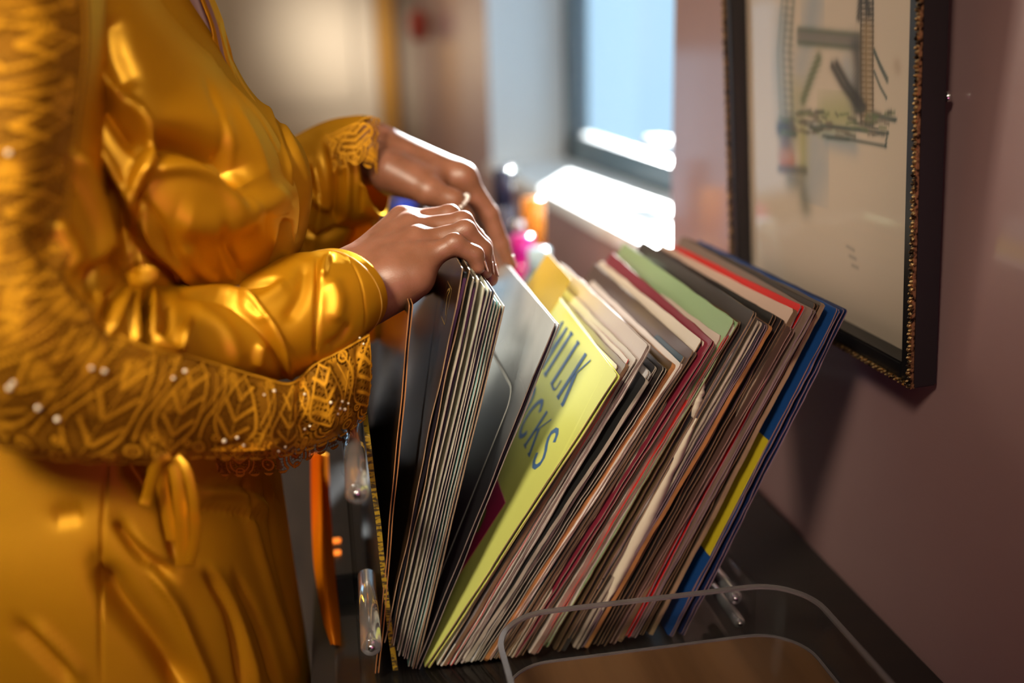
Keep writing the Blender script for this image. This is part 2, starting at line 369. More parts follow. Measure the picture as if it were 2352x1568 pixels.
# packet held by the near hand  (top corner px, py, bottom X)
recs = []
xb0 = .0075
pk = [(1064, 617, .000, (.045, .022, .010), 'tan', 'glossy black record sleeve at the front of the packet the hand holds', .0050, .0006),
      (1088, 640, .0052, (.62, .55, .42), 'white', 'cream record sleeve second in the packet under the fingers', .0046, .0004),
      (1113, 660, .0100, (.60, .60, .50), 'white', 'pale cream record sleeve third in the packet under the fingers', .0040, .0003),
      (1127, 668, .0140, (.05, .06, .10), 'white', 'dark blue record sleeve fourth in the packet under the fingers', .0034, .0002),
      (1137, 692, .0172, (.25, .42, .38), 'white', 'green record sleeve fifth in the packet under the fingers', .0034, .0003),
      (1150, 701, .0205, (.45, .44, .38), 'tan', 'grey record sleeve at the back of the packet under the fingers', .0034, .0002)]
for px, py, dx, c, e, lb, t, wv in pk:
    recs.append(record(px, py, xb0+dx, c, e, lb, t=t, wav=wv, rough=.18 if c[0] < .03 else .35, wear=.0002, group='packet of records in the hand'))
front_rec = recs[0]
# two sleeves left of the packet
recs.append(record(940, 700, -.002, (.06, .030, .012), 'orange', 'black glossy record sleeve with a worn orange edge left of the held packet', t=.003, rough=.15, group='loose records at the left of the rack'))
recs.append(record(838, 1000, .012, (.04, .03, .02), 'yellow', 'dark record sleeve with a yellow striped spine at the left end of the rack', t=.004, rough=.3, size=.300, zb=ZF, group='loose records at the left of the rack', openside=False))
# silver-black and yellow covers
silver = record(1274, 742, .030, (.016, .016, .017), 'grey', 'black record sleeve with grey haze painted on its upper part and a thin white border line, standing open', t=.0042, rough=.24, inner='vinyl', group='open record covers between packet and stack')
yellow = record(1406, 847, .0385, (.78, .80, .20), 'tan', 'yellow record cover with blue lettering and a magenta block', t=.0040, roll=.055, rough=.2, inner='dark', group='open record covers between packet and stack')
# the leaning stack: px, py, thickness, face colour, edge, words, second colour
st = [(1424, 845, .0044, (.78, .74, .70), 'tan', 'white'), (1438, 838, .003, (.25, .2, .2), 'brown', 'grey'), (1449, 829, .0034, (.70, .62, .58), 'red', 'pinkish white'), (1461, 822, .0040, (.62, .55, .50), 'grey', 'pale grey'),
      (1488, 790, .0042, (.60, .50, .47), 'grey', 'white photograph'), (1478, 864, .003, (.02, .02, .02), 'white', 'short black'), (1488, 852, .0034, (.70, .68, .70), 'white', 'white-edged'), (1508, 846, .0026, (.015, .015, .016), 'white', 'black'),
      (1522, 842, .0034, (.02, .016, .015), 'white', 'matte black'), (1546, 836, .0042, (.10, .055, .02), 'orange', 'mustard brown'), (1560, 832, .0026, (.75, .68, .64), 'pink', 'ragged white'), (1573, 821, .0036, (.012, .055, .085), 'tan', 'dark teal'),
      (1588, 802, .0036, (.09, .055, .045), 'brown', 'dark brown photograph'), (1596, 812, .003, (.3, .2, .14), 'tan', 'worn tan'), (1610, 780, .0044, (.70, .60, .50), 'tan', 'cream'), (1625, 774, .0036, (.22, .02, .04), 'pink', 'wine red'),
      (1636, 786, .003, (.03, .02, .02), 'brown', 'black and tan'), (1655, 772, .0044, (.66, .52, .44), 'pink', 'rose cream'), (1665, 764, .0028, (.62, .02, .015), 'pink', 'scarlet'), (1682, 733, .0050, (.30, .42, .22), 'brown', 'pale green'),
      (1701, 742, .0048, (.10, .06, .03), 'brown', 'tattered brown'), (1714, 748, .0036, (.02, .018, .018), 'black', 'black ragged'), (1728, 715, .0042, (.055, .045, .042), 'tan', 'charcoal'), (1743, 738, .0036, (.5, .38, .30), 'grey', 'beige'),
      (1752, 742, .003, (.04, .03, .04), 'mauve', 'dark mauve'), (1763, 745, .0034, (.12, .07, .05), 'orange', 'brown'), (1784, 727, .0042, (.016, .014, .013), 'brown', 'jet black'), (1799, 735, .0036, (.03, .02, .02), 'brown', 'black-brown'),
      (1816, 753, .0036, (.1, .05, .04), 'pink', 'low brown'), (1832, 716, .0044, (.62, .42, .33), 'brown', 'salmon pink'), (1850, 706, .0042, (.66, .012, .010), 'mauve', 'bright red'), (1863, 708, .0030, (.2, .13, .1), 'mauve', 'pinkish brown'),
      (1876, 699, .0034, (.03, .018, .012), 'brown', 'blackish'), (1891, 697, .0040, (.07, .045, .03), 'tan', 'dark tan'), (1925, 710, .0034, (.012, .06, .22), 'pink', 'royal blue'), (1944, 712, .0036, (.008, .02, .08), 'mauve', 'navy blue')]
XT = [.197, .249, .299, .357, .395]; XB = [.0445, .080, .145, .212, .266]
ordn = 'first second third fourth fifth sixth seventh eighth ninth tenth eleventh twelfth thirteenth fourteenth fifteenth sixteenth seventeenth eighteenth nineteenth twentieth'.split()
n_st = len(st)
lastxb = .042
for i, (px, py, t, c, e, wd) in enumerate(st):
    p = P(px, py, Y0); xb = float(np.interp(p[0], XT, XB)); xb = max(xb, lastxb+.0042); lastxb = xb
    k = n_st-1-i
    where = f'{ordn[i]} in the leaning stack from the yellow cover' if i < 18 else f'{ordn[k]} in the leaning stack from the picture wall'
    where = where.replace('first in the leaning stack from the picture wall', 'last in the leaning stack, nearest the picture wall')
    recs.append(record(px, py, xb, c, e, f'{wd} record sleeve, {where}', t=t, yaw=rng.normal(0, .012), roll=rng.normal(0, .012), wav=.0004, wear=.0003, inner=['vinyl', 'paper', 'dark'][i % 3], r=.003, openside=(i % 4 != 1), group='leaning stack of record sleeves'))
    if i == n_st-2: blue_rec = recs[-1]
for r_ in (recs[0], recs[6], silver):      # laminated covers mirror the room more strongly
    fm_ = r_.children[0].data.materials[0]; bsdf(fm_).inputs['Coat Weight'].default_value = 1.0; bsdf(fm_).inputs['Coat Roughness'].default_value = .22
# pale haze painted on the upper silver cover, then printing on the covers
sm_ = bpy.data.materials.new('painted_haze_cover'); sm_ = silver.children[0].data.materials[0].copy(); silver.children[0].data.materials[0] = sm_
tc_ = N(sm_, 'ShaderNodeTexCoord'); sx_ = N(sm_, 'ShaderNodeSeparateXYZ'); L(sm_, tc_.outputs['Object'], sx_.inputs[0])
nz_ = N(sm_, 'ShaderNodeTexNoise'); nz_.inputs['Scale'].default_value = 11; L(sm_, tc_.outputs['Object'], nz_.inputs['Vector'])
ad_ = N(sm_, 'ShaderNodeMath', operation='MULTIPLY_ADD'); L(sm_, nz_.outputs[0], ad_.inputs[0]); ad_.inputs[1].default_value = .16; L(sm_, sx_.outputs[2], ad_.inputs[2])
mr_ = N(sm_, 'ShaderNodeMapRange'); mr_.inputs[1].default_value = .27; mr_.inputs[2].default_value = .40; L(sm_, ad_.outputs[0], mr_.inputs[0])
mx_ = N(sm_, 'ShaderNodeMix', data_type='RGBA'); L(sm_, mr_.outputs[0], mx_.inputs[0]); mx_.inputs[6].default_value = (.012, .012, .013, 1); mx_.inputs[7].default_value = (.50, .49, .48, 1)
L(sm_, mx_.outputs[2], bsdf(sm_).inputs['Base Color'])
def flat_strip(pts, w, x=-.0004):
    """a printed line in the plane of a cover (y, z)"""
    p = np.array(pts, float); t = np.gradient(p, axis=0); t /= np.linalg.norm(t, axis=1, keepdims=True)+1e-9
    nn = np.column_stack([-t[:, 1], t[:, 0]])*(np.asarray(w).reshape(-1, 1) if np.ndim(w) else w)/2
    a, b = p+nn, p-nn
    V = np.concatenate([np.column_stack([np.full(len(p), x), a]), np.column_stack([np.full(len(p), x), b])]); n = len(p)
    return raw(V, [(i, i+1, n+i+1, n+i) for i in range(n-1)])
bl = [(.28, .240)]+[(y, .240) for y in np.linspace(.25, .062, 8)]+[(.050-.018*math.sin(a), .222+.018*math.cos(a)) for a in np.linspace(0, math.pi/2, 6)]+[(.032, z) for z in np.linspace(.20, .02, 12)]
link('border_line', flat_strip(bl, .0028), mat('white_print', (.62, .60, .56), .5), silver)
BLUE = mat('blue_print', (.06, .14, .30), .5)
def letter(ch):
    T, t = 1.0, .35
    d = {'R': [([(.1, 0), (.1, 1)], T), ([(.1, 1), (.45, .97), (.62, .8), (.5, .58), (.1, .52)], t), ([(.35, .53), (.75, 0)], T)],
         'O': [([(.4, 1), (.12, .8), (.05, .5), (.12, .2), (.4, 0)], T), ([(.4, 0), (.68, .2), (.75, .5), (.68, .8), (.4, 1)], T)],
         'C': [([(.72, .8), (.5, .99), (.28, .95), (.1, .7), (.06, .45), (.16, .15), (.4, 0), (.6, .04), (.74, .22)], T)],
         'K': [([(.12, 0), (.12, 1)], T), ([(.7, 1), (.14, .42)], t), ([(.3, .58), (.76, 0)], T), ([(0, 0), (.28, 0)], t), ([(.6, 0), (.85, 0)], t)],
         'S': [([(.66, .78), (.5, .98), (.28, .96), (.14, .78), (.28, .6), (.55, .44), (.68, .24), (.52, .03), (.26, .02), (.08, .24)], T)],
         'M': [([(.06, 0), (.1, 1)], t), ([(.1, 1), (.42, .1)], T), ([(.42, .1), (.74, 1)], t), ([(.74, 1), (.8, 0)], T)],
         'I': [([(.3, 0), (.3, 1)], T), ([(.12, 1), (.48, 1)], t), ([(.12, 0), (.48, 0)], t)],
         'L': [([(.15, 1), (.15, 0)], T), ([(.15, .02), (.62, .02), (.66, .25)], t), ([(0, 1), (.32, 1)], t)]}
    return d[ch]
def word(txt, yleft, yright, zb, zh, stroke):
    """reads from far (left for whoever flips the records) to near"""
    n = len(txt); cell = (yleft-yright)/n; ms = []
    for i, ch in enumerate(txt):
        for pts, wt in letter(ch):
            q = smoothline(pts, 14) if len(pts) > 2 else np.linspace(pts[0], pts[1], 3)
            ms.append(flat_strip([(yleft-(i+.08)*cell-u*cell*.95, zb+v*zh) for u, v in q], stroke*wt, -.0005))
    return joinmesh(ms)
for wargs in (('MILK', .165, .050, .236, .044, .0062), ('ROCKS', .175, .020, .184, .036, .0048)): link('lettering', word(*wargs), BLUE, yellow, label='blue capital lettering')
link('magenta_block', boxmesh(-.0006, -.0002, .045, .20, .0, .142), mat('magenta_print', (.40, .02, .09), .4), yellow, label='magenta printed block')
link('green_figure', joinmesh([flat_strip(smoothline([(.062, .10), (.07, .115), (.085, .11), (.09, .08), (.082, .05), (.09, .02)], 20), .007, -.0009), flat_strip(smoothline([(.12, .085), (.13, .06), (.12, .03), (.10, .01)], 20), .007, -.0009)]), mat('green_print', (.16, .22, .03), .4), yellow)
link('corner_patch', boxmesh(-.0006, -.0002, .20, .309, .245, .312), mat('mustard_print', (.62, .42, .04), .4), yellow, label='mustard yellow corner')
link('lower_band', boxmesh(-.0006, -.0001, .001, .3, .08, .19), mat('yellow_print', (.60, .45, .02), .4), blue_rec, label='yellow lower band')
link('gold_emblem', joinmesh([flat_strip([(.03, .262), (.06, .262), (.06, .29), (.03, .29), (.03, .262)], .0012), flat_strip(smoothline([(.035, .268), (.045, .28), (.038, .288), (.052, .283), (.055, .268)], 16), .002)]), mat('gold_print', (.45, .28, .08), .4, .5), front_rec)
# ragged pale paper slipping out of the stack
for (a, b_, lab) in (((1600, 960), (1385, 1400), 'torn cream inner paper slipping out of the stack'), ((1618, 868), (1592, 960), 'small torn white paper tab at the stack edge')):
    pa, pb = P(*a, Y0-.001), P(*b_, Y0-.001); d = pb-pa; nn = unit([d[2], 0, -d[0]])
    k = 16; ss = np.linspace(0, 1, k); wd_ = (.006 if lab[0] == 't' else .0035)*np.sin(np.pi*np.clip(ss, .02, .98))**.7*(1+.15*rng.normal(0, 1, k))
    c_ = pa+ss[:, None]*d
    G = np.stack([c_-nn*wd_[:, None], c_+nn*wd_[:, None]*.6+np.array([0, -.001, 0]), c_+nn*wd_[:, None]+np.array([0, .06, 0])], 1)
    o = gridobj('torn_paper', G, mat('cream_paper', (.62, .54, .40), .8), None, solid=.0006, label=lab, category='paper')
# ------------------------------------------------------------ acrylic rack
rk = empty('record_rack', (.13, .86, ZD), 'clear acrylic record rack with thick screw-ended rods', 'rack')
part('base_panel', boxmesh(-.035, .30, .66, 1.06, ZD, ZD+.008, .002), ACRYL, rk)
def rod(x, z, ya, yb, r=.0085):
    me = lathe([(0, ya), (r*.82, ya), (r, ya+.0015), (r, yb-.0015), (r*.82, yb), (0, yb)], 28, 'Y'); me.transform(Matrix.Translation((x, 0, z)))
    o = part('rod', me, ROD, rk, smooth=True)
    s = lathe([(0, ya-.0012), (r*.3, ya-.0012), (r*.36, ya-.0002), (r*.36, ya+.02), (0, ya+.02)], 16, 'Y'); s.transform(Matrix.Translation((x, 0, z)))
    sc = link('screw', s, CHROME, o); s.transform(Matrix.Translation(-Vector(rk.location)))
    c = lathe([(r*1.02, ya+.045), (r*1.35, ya+.045), (r*1.35, ya+.049), (r*1.02, ya+.049)], 24, 'Y'); c.transform(Matrix.Translation((x, 0, z))); c.transform(Matrix.Translation(-Vector(rk.location)))
    link('collar', c, ACRYL, o)
pa = P(820, 1135, .62); pb = P(853, 1488, .64); pc = P(1690, 1375, .70); pd = P(1700, 1432, .69)
rod(pa[0], pa[2], .62, .76, .0078); rod(pb[0], pb[2], .64, .745, .0076)
rod(pc[0], pc[2], .70, .76, .006); rod(pd[0], pd[2], .69, .75, .005)
xl = pa[0]-.008
part('side_panel', raw(*(lambda a: (a, [(0, 1, 2, 3), (7, 6, 5, 4), (0, 4, 5, 1), (1, 5, 6, 2), (2, 6, 7, 3), (3, 7, 4, 0)]))(
    [(*P(786, 1010, .66)[:1], .66, P(786, 1010, .66)[2]), (pb[0]-.010, .66, ZD+.008), (pb[0]-.010, 1.0, ZD+.008), (xl-.003, 1.0, P(786, 1010, .66)[2]),
     (P(786, 1010, .66)[0]+.003, .66, P(786, 1010, .66)[2]), (pb[0]-.007, .66, ZD+.008), (pb[0]-.007, 1.0, ZD+.008), (xl, 1.0, P(786, 1010, .66)[2])])), ACRYL, rk)
part('end_panel', boxmesh(pc[0]+.010, pc[0]+.014, .69, 1.03, ZD+.008, pc[2]+.02, .001), ACRYL, rk)
# ------------------------------------------------------------ clear tray with wooden deck
TWOOD = mat('walnut_deck', (.17, .085, .035), .32); noise_mix(TWOOD, (.09, .043, .018), 26, .38, .66, 5, stretch=(1.0, .07, 1)); bump(TWOOD, 90, .08, .001, stretch=(1, .08, 1))
tr = empty('acrylic_tray', (.22, .50, ZD), 'clear acrylic tray with rounded corners and walnut deck in front of the records', 'tray')
def rrect(x0, x1, y0, y1, r, n=10):
    o = []
    for cx_, cy_, a0 in ((x1-r, y1-r, 0), (x0+r, y1-r, 90), (x0+r, y0+r, 180), (x1-r, y0+r, 270)):
        o += [(cx_+r*math.cos(math.radians(a0+a)), cy_+r*math.sin(math.radians(a0+a))) for a in np.linspace(0, 90, n)]
    return np.array(o)
tx0, tx1, ty0, ty1 = .088, .342, .30, .668
def ringwall(o_out, o_in, z0, z1):
    n = len(o_out); V = []
    for o, z in ((o_out, z0), (o_out, z1), (o_in, z1), (o_in, z0)): V += [(x, y, z) for x, y in o]
    F_ = [(k*n+i, k*n+(i+1) % n, ((k+1) % 4)*n+(i+1) % n, ((k+1) % 4)*n+i) for k in range(4) for i in range(n)]
    return raw(V, F_)
zt1 = H-.42
o1, o2 = rrect(tx0, tx1, ty0, ty1, .045), rrect(tx0+.003, tx1-.003, ty0+.003, ty1-.003, .042)
part('rim_wall', ringwall(o1, o2, ZD+.002, zt1), ACRYL, tr, smooth=False)
part('rim_edge', ringwall(rrect(tx0-.0006, tx1+.0006, ty0-.0006, ty1+.0006, .0456), rrect(tx0+.0036, tx1-.0036, ty0+.0036, ty1-.0036, .0414), zt1, zt1+.0022), ACEDGE, tr)
o3 = rrect(tx0+.004, tx1-.004, ty0+.004, ty1-.004, .041)
n_ = len(o3)
zdk = H-.462
part('wood_deck', raw([(x, y, zdk-.02) for x, y in o3]+[(x, y, zdk) for x, y in o3], [list(range(n_))[::-1], list(range(n_, 2*n_))]+[(i, (i+1) % n_, n_+(i+1) % n_, n_+i) for i in range(n_)]), TWOOD, tr)
part('deck_edge', ringwall(rrect(tx0+.0035, tx1-.0035, ty0+.0035, ty1-.0035, .0415), rrect(tx0+.006, tx1-.006, ty0+.006, ty1-.006, .039), zdk, zdk+.0012), ACEDGE, tr)
for yy in (.50, .525):
    part('post', boxmesh(tx1-.010, tx1-.006, yy, yy+.003, zdk, zt1-.004), ACRYL, tr)
# ------------------------------------------------------------ framed picture leaning out from the wall at its top
zb_, zt2 = H-.262, H+.36
ya_, yb_ = 1.035, .668          # far and near edge
lean = math.radians(3.8)
def pm():
    M = np.eye(4); up = np.array([-math.sin(lean), 0, math.cos(lean)]); far = np.array([0, -1, 0.0]); nrm = np.cross(far, up)   # points into the room
    M[:3, 0] = far; M[:3, 1] = up; M[:3, 2] = nrm; M[:3, 3] = (XW-.004, ya_, zb_)
    return Matrix(M.tolist())
pic = empty('picture_frame', (0, 0, 0), 'black picture frame with a carved gold ridge on the wall right of the window', 'picture', matrix=pm())
PW, PH = ya_-yb_, .66
FRB = mat('black_lacquer_frame', (.010, .009, .010), .32); GOLD = mat('antique_gold', (.50, .32, .14), .32, .9); noise_mix(GOLD, (.03, .02, .015), 240, .45, .6)
D = .021; fw = .017
def rail(x0, x1, y0, y1): return boxmesh(x0, x1, y0, y1, 0, D, .0015)
for bx in ((0, fw, 0, PH), (PW-fw, PW, 0, PH), (fw, PW-fw, 0, fw), (fw, PW-fw, PH-fw, PH)):
    link('rail', rail(*bx), FRB, pic)
# carved ridge: small beads and leaves along the outer front edge
def bead(cx_, cy_, rx, ry, rz, z):
    bm = bmesh.new(); bmesh.ops.create_icosphere(bm, subdivisions=1, radius=1)
    for v in bm.verts: v.co = Vector((cx_+v.co.x*rx, cy_+v.co.y*ry, z+v.co.z*rz))
    me = bpy.data.meshes.new('m'); bm.to_mesh(me); bm.free(); return me
for (ax, s0, s1, c_) in (('v', 0, PH, .0025), ('v', 0, PH, PW-.0025), ('h', 0, PW, .0025)):
    ms = [boxmesh(*((c_-.0018, c_+.0018, s0, s1) if ax == 'v' else (s0, s1, c_-.0018, c_+.0018)), D-.002, D+.0012)]
    for k, s in enumerate(np.arange(s0+.003, s1-.002, .0032)):
        rr = .0016 if k % 3 else .0021
        ms.append(bead(*((c_+(-1)**k*.0008, s) if ax == 'v' else (s, c_+(-1)**k*.0008)), *((rr*.8, rr) if ax == 'v' else (rr, rr*.8)), .0022, D+.0018))
    link('carved_ridge', joinmesh(ms), GOLD, pic, kind='stuff')
# artwork painted on a fine grid
nu, nv = 330, 420
U, V_ = np.meshgrid(np.linspace(0, 1, nu), np.linspace(0, 1, nv), indexing='ij')    # U along far direction, V up
pw, ph = PW-2*fw, PH-2*fw
def pic_uv(px, py):      # where a photograph pixel falls on the paper
    Mi = np.array(pic.matrix_world.inverted()); r = RW @ np.array([px-CX, CY-py, -F])
    a = Mi @ np.append(C0, 1); b = Mi[:3, :3] @ r; t = (.004-a[2])/b[2]; q = a[:3]+b*t
    return (q[0]-fw)/pw, (q[1]-fw)/ph
bpy.context.view_layer.update()
art = np.ones((nu*nv, 3))*np.array([.72, .58, .45]); q = np.column_stack([U.ravel()*pw, V_.ravel()*ph])
tone = np.array([math.sin(a*17+b*9)*math.sin(a*7-b*23) for a, b in q[::1]]); art *= (1+.02*tone[:, None])
def stroke(pts, wd, col, a=1.0, rough=0.0, soft=.35):
    global art
    pp = np.array([pic_uv(*p) for p in pts])*np.array([pw, ph])
    lo, hi = pp.min(0)-.02, pp.max(0)+.02; s = ((q > lo) & (q < hi)).all(1)
    if not s.any(): return
    d, arc, t = seg_dist(q[s], pp); d = np.abs(d)
    if rough: d = d+rough*np.abs(np.sin(arc*900+q[s][:, 0]*700))*wd
    k = min(1, a*1.25)/(1+np.exp((d-wd*1.35)/(wd*soft*1.2+1e-6)))
    art[s] = art[s]*(1-k[:, None])+np.array(col)*k[:, None]
INK = (.045, .045, .045); GRN = (.10, .14, .09); BLU = (.22, .33, .42); OCH = (.50, .32, .15)
for (p_, w_, c_, a_) in (([(1870, 0), (1862, 50)], .012, BLU, .5), ([(1850, 110), (1840, 150)], .010, BLU, .4), ([(1800, 60), (1790, 160), (1800, 260)], .010, (.3, .34, .33), .5), ([(1870, 330), (1865, 420), (1880, 380)], .016, BLU, .45),
    ([(1945, 150), (1955, 190)], .006, BLU, .4), ([(1900, 270), (1940, 265)], .012, (.34, .36, .12), .6), ([(1830, 220), (1825, 300)], .010, (.36, .36, .2), .5), ([(1845, 300), (1845, 380)], .006, (.4, .36, .1), .6), ([(1900, 320), (1960, 335)], .005, BLU, .5), ([(2060, 150), (2062, 156)], .003, (.4, .25, .15), .4)):
    stroke(p_, w_, c_, a_, soft=.5)
for p_ in ([(1835, 70), (1975, 84)], [(1835, 96), (1975, 108)]): stroke(p_, .0028, GRN, .95, .4)
stroke([(1836, 82), (1975, 95)], .004, (.22, .19, .17), .8, .5)
stroke([(1968, 110), (1972, 160), (1968, 240)], .0075, (.09, .09, .09), .9, .3)      # dark pier side
for y in range(-20, 290, 13): stroke([(1978, y), (2005, y+2)], .0014, INK, .8, .6)
for x in (1978, 1990, 2005): stroke([(x, -20), (x-1, 120), (x, 285)], .0010, INK, .85, .5)
stroke([(1992, 70), (1992, 260)], .006, OCH, .45)
for p_ in ([(1980, -60), (1972, 40)], [(1980, -60), (1996, 30)]): stroke(p_, .003, INK, .8, .4)
for p_ in ([(1912, 152), (1935, 195), (1975, 250)], [(1922, 148), (1948, 195), (1985, 245)]): stroke(p_, .0035, INK, .85, .4)
stroke([(1880, 135), (1862, 180), (1845, 230)], .005, (.14, .17, .09), .8, .4)
for p_ in ([(2008, 115), (2020, 150), (2038, 188)], [(2008, 120), (2030, 165), (2038, 180)], [(2008, 165), (2022, 200), (2036, 225)], [(2005, 262), (2058, 274)], [(2008, 268), (2056, 278)], [(1885, 288), (2040, 306)], [(1890, 312), (1960, 322), (2035, 336)], [(1900, 316), (1950, 320)], [(1860, 292), (1900, 290), (1990, 300)], [(2038, 305), (2034, 336)]): stroke(p_, .0013, (.08, .11, .10), .85, .6)
for x in (1795, 1806, 1822): stroke([(x+3, -20), (x-8, 120), (x, 300)], .0025, (.17, .19, .14), .7, .9)
for y in range(0, 260, 17): stroke([(1800, y), (1822, y+3)], .0013, (.2, .2, .17), .5, .9)
for p_ in ([(1790, 300), (1822, 300)], [(1790, 290), (1815, 280)]): stroke(p_, .005, INK, .7, .5)
stroke([(1805, 330), (1808, 350)], .010, (.09, .06, .08), .7); stroke([(1800, 372), (1815, 372)], .006, (.62, .14, .04), .85); stroke([(1795, 358), (1815, 356)], .005, (.55, .30, .2), .6)
stroke([(1790, 388), (1850, 392)], .003, INK, .6); stroke([(1815, 410), (1840, 420), (1850, 470)], .009, (.14, .15, .11), .6, .4)
for k in range(70):
    x = rng.uniform(1790, 2040); y = rng.uniform(255, 312); stroke([(x, y), (x+rng.uniform(5, 25), y+rng.uniform(-6, 8))], .0010+.001*rng.random(), [(.07, .08, .07), (.16, .2, .1), (.2, .16, .12)][k % 3], .7, .8)
for k in range(3): stroke([(1945+k*6, 565+k*22), (1962+k*4, 575+k*20)], .0012, (.2, .17, .14), .6, .8)
pv = np.column_stack([fw+U.ravel()*pw, fw+V_.ravel()*ph, np.full(nu*nv, .004)])
me = raw(pv, grid_faces(nu, nv)); ca = me.color_attributes.new('ink', 'FLOAT_COLOR', 'POINT'); ca.data.foreach_set('color', np.column_stack([art, np.ones(len(art))]).ravel())
PM = mat('print_paper', (.6, .5, .4), .7); at = N(PM, 'ShaderNodeAttribute', attribute_name='ink'); L(PM, at.outputs['Color'], bsdf(PM).inputs['Base Color'])
link('print', me, PM, pic, label='ink and watercolour print of a bridge with raised bascules')
link('glass', boxmesh(fw-.002, PW-fw+.002, fw-.002, PH-fw+.002, .007, .009), clear('picture_glass', (1, 1, 1), .03, 1.5), pic)
link('backing', boxmesh(.004, PW-.004, .004, PH-.004, .0005, .003), BLACK, pic)
hk = PX(2176, 222, XW-.008)
o = link('wall_hook', lathe([(0, -.004), (.003, -.003), (.0035, 0), (.002, .003), (0, .004)], 12), CHROME, None, smooth=True); o.location = hk; o['label'] = 'tiny metal hook on the wall beside the frame'; o['category'] = 'hook'
# ------------------------------------------------------------ bottles at the far end of the table
def bottle(px, Y, hgt, r, body, cap, lab, caph=.05, capr=None):
    p = P(px, 560, Y); b = empty('cosmetic_bottle', (p[0], Y, ZD), lab, 'bottle', 'bottles on the table behind the records')
    capr = capr or r*.7
    link('body', lathe([(0, 0), (r*.95, 0), (r, .004), (r, hgt-caph-.02), (r*.85, hgt-caph-.006), (capr*.8, hgt-caph), (0, hgt-caph)], 24), body, b, smooth=True)
    link('cap', lathe([(0, hgt-caph), (capr, hgt-caph), (capr, hgt-.003), (capr*.9, hgt), (0, hgt)], 24), cap, b, smooth=True)
def gl(c, r=.1, tr=.5): return mat('bottle_colour', c, r, Transmission_Weight=tr)
def hz(px, py, Y): return P(px, py, Y)[2]-ZD
OR = mat('orange_cap', (.85, .30, .04), .2); DK = mat('dark_blue_cap', (.02, .025, .06), .1)
bottle(1226, 1.55, hz(1226, 455, 1.55), .024, gl((.8, .35, .08)), OR, 'amber bottle with a bright orange cap behind the records', .075, .019)
bottle(1160, 1.70, hz(1160, 388, 1.7), .020, gl((.05, .05, .12)), DK, 'tall slim bottle with a glossy dark cap by the window wall', .06, .017)
bottle(1200, 1.42, hz(1200, 540, 1.42), .026, gl((.62, .01, .20), .1, .2), mat('magenta_cap', (.6, .02, .25), .1), 'short magenta bottle beside the orange-capped one', .03)
bottle(1238, 1.36, hz(1238, 570, 1.36), .024, gl((.35, .6, .72), .05, .6), mat('pale_blue_cap', (.5, .68, .8), .08), 'short pale blue glass bottle nearest the records', .03)
bottle(1190, 1.50, hz(1190, 505, 1.5), .016, gl((.6, .5, .6), .05, .6), mat('silver_cap', (.8, .8, .85), .08, .9), 'small bottle with a silver cap between orange and magenta bottles', .03)
bottle(932, 2.1, hz(932, 455, 2.1), .03, gl((.02, .05, .5), .1, .2), mat('blue_cap', (.03, .08, .7), .1), 'blue-capped bottle seen between the two hands', .05)
# dark box with a printed line and amber lights on the table
bx_ = P(880, 1548, .66)
bxx = empty('black_equipment_box', (P(800, 1400, .9)[0], .86, ZD), 'low black box with small amber lights left of the rack', 'box')
link('case', boxmesh(-.025, .020, -.02, .25, .0, .03, .003), BLACK, bxx)
AMB = mat('amber_light', (.8, .25, .03), .4); e_ = bsdf(AMB); e_.inputs['Emission Color'].default_value = (1, .25, .03, 1); e_.inputs['Emission Strength'].default_value = 1.2
for yy in (.02, .045): link('indicator', boxmesh(-.012, -.002, yy, yy+.008, .030, .0325, .0008), AMB, bxx)

# ============================================================ the person
person = empty('person', (-.15, .8, 0), 'person in a gold satin robe with lace sleeves flipping through the records', 'person')
def pgrid(name, G, m, wrap=False, solid=0, **k):
    o = gridobj(name, G-np.array(person.location)[None, None], m, person, wrap, solid, **k); return o
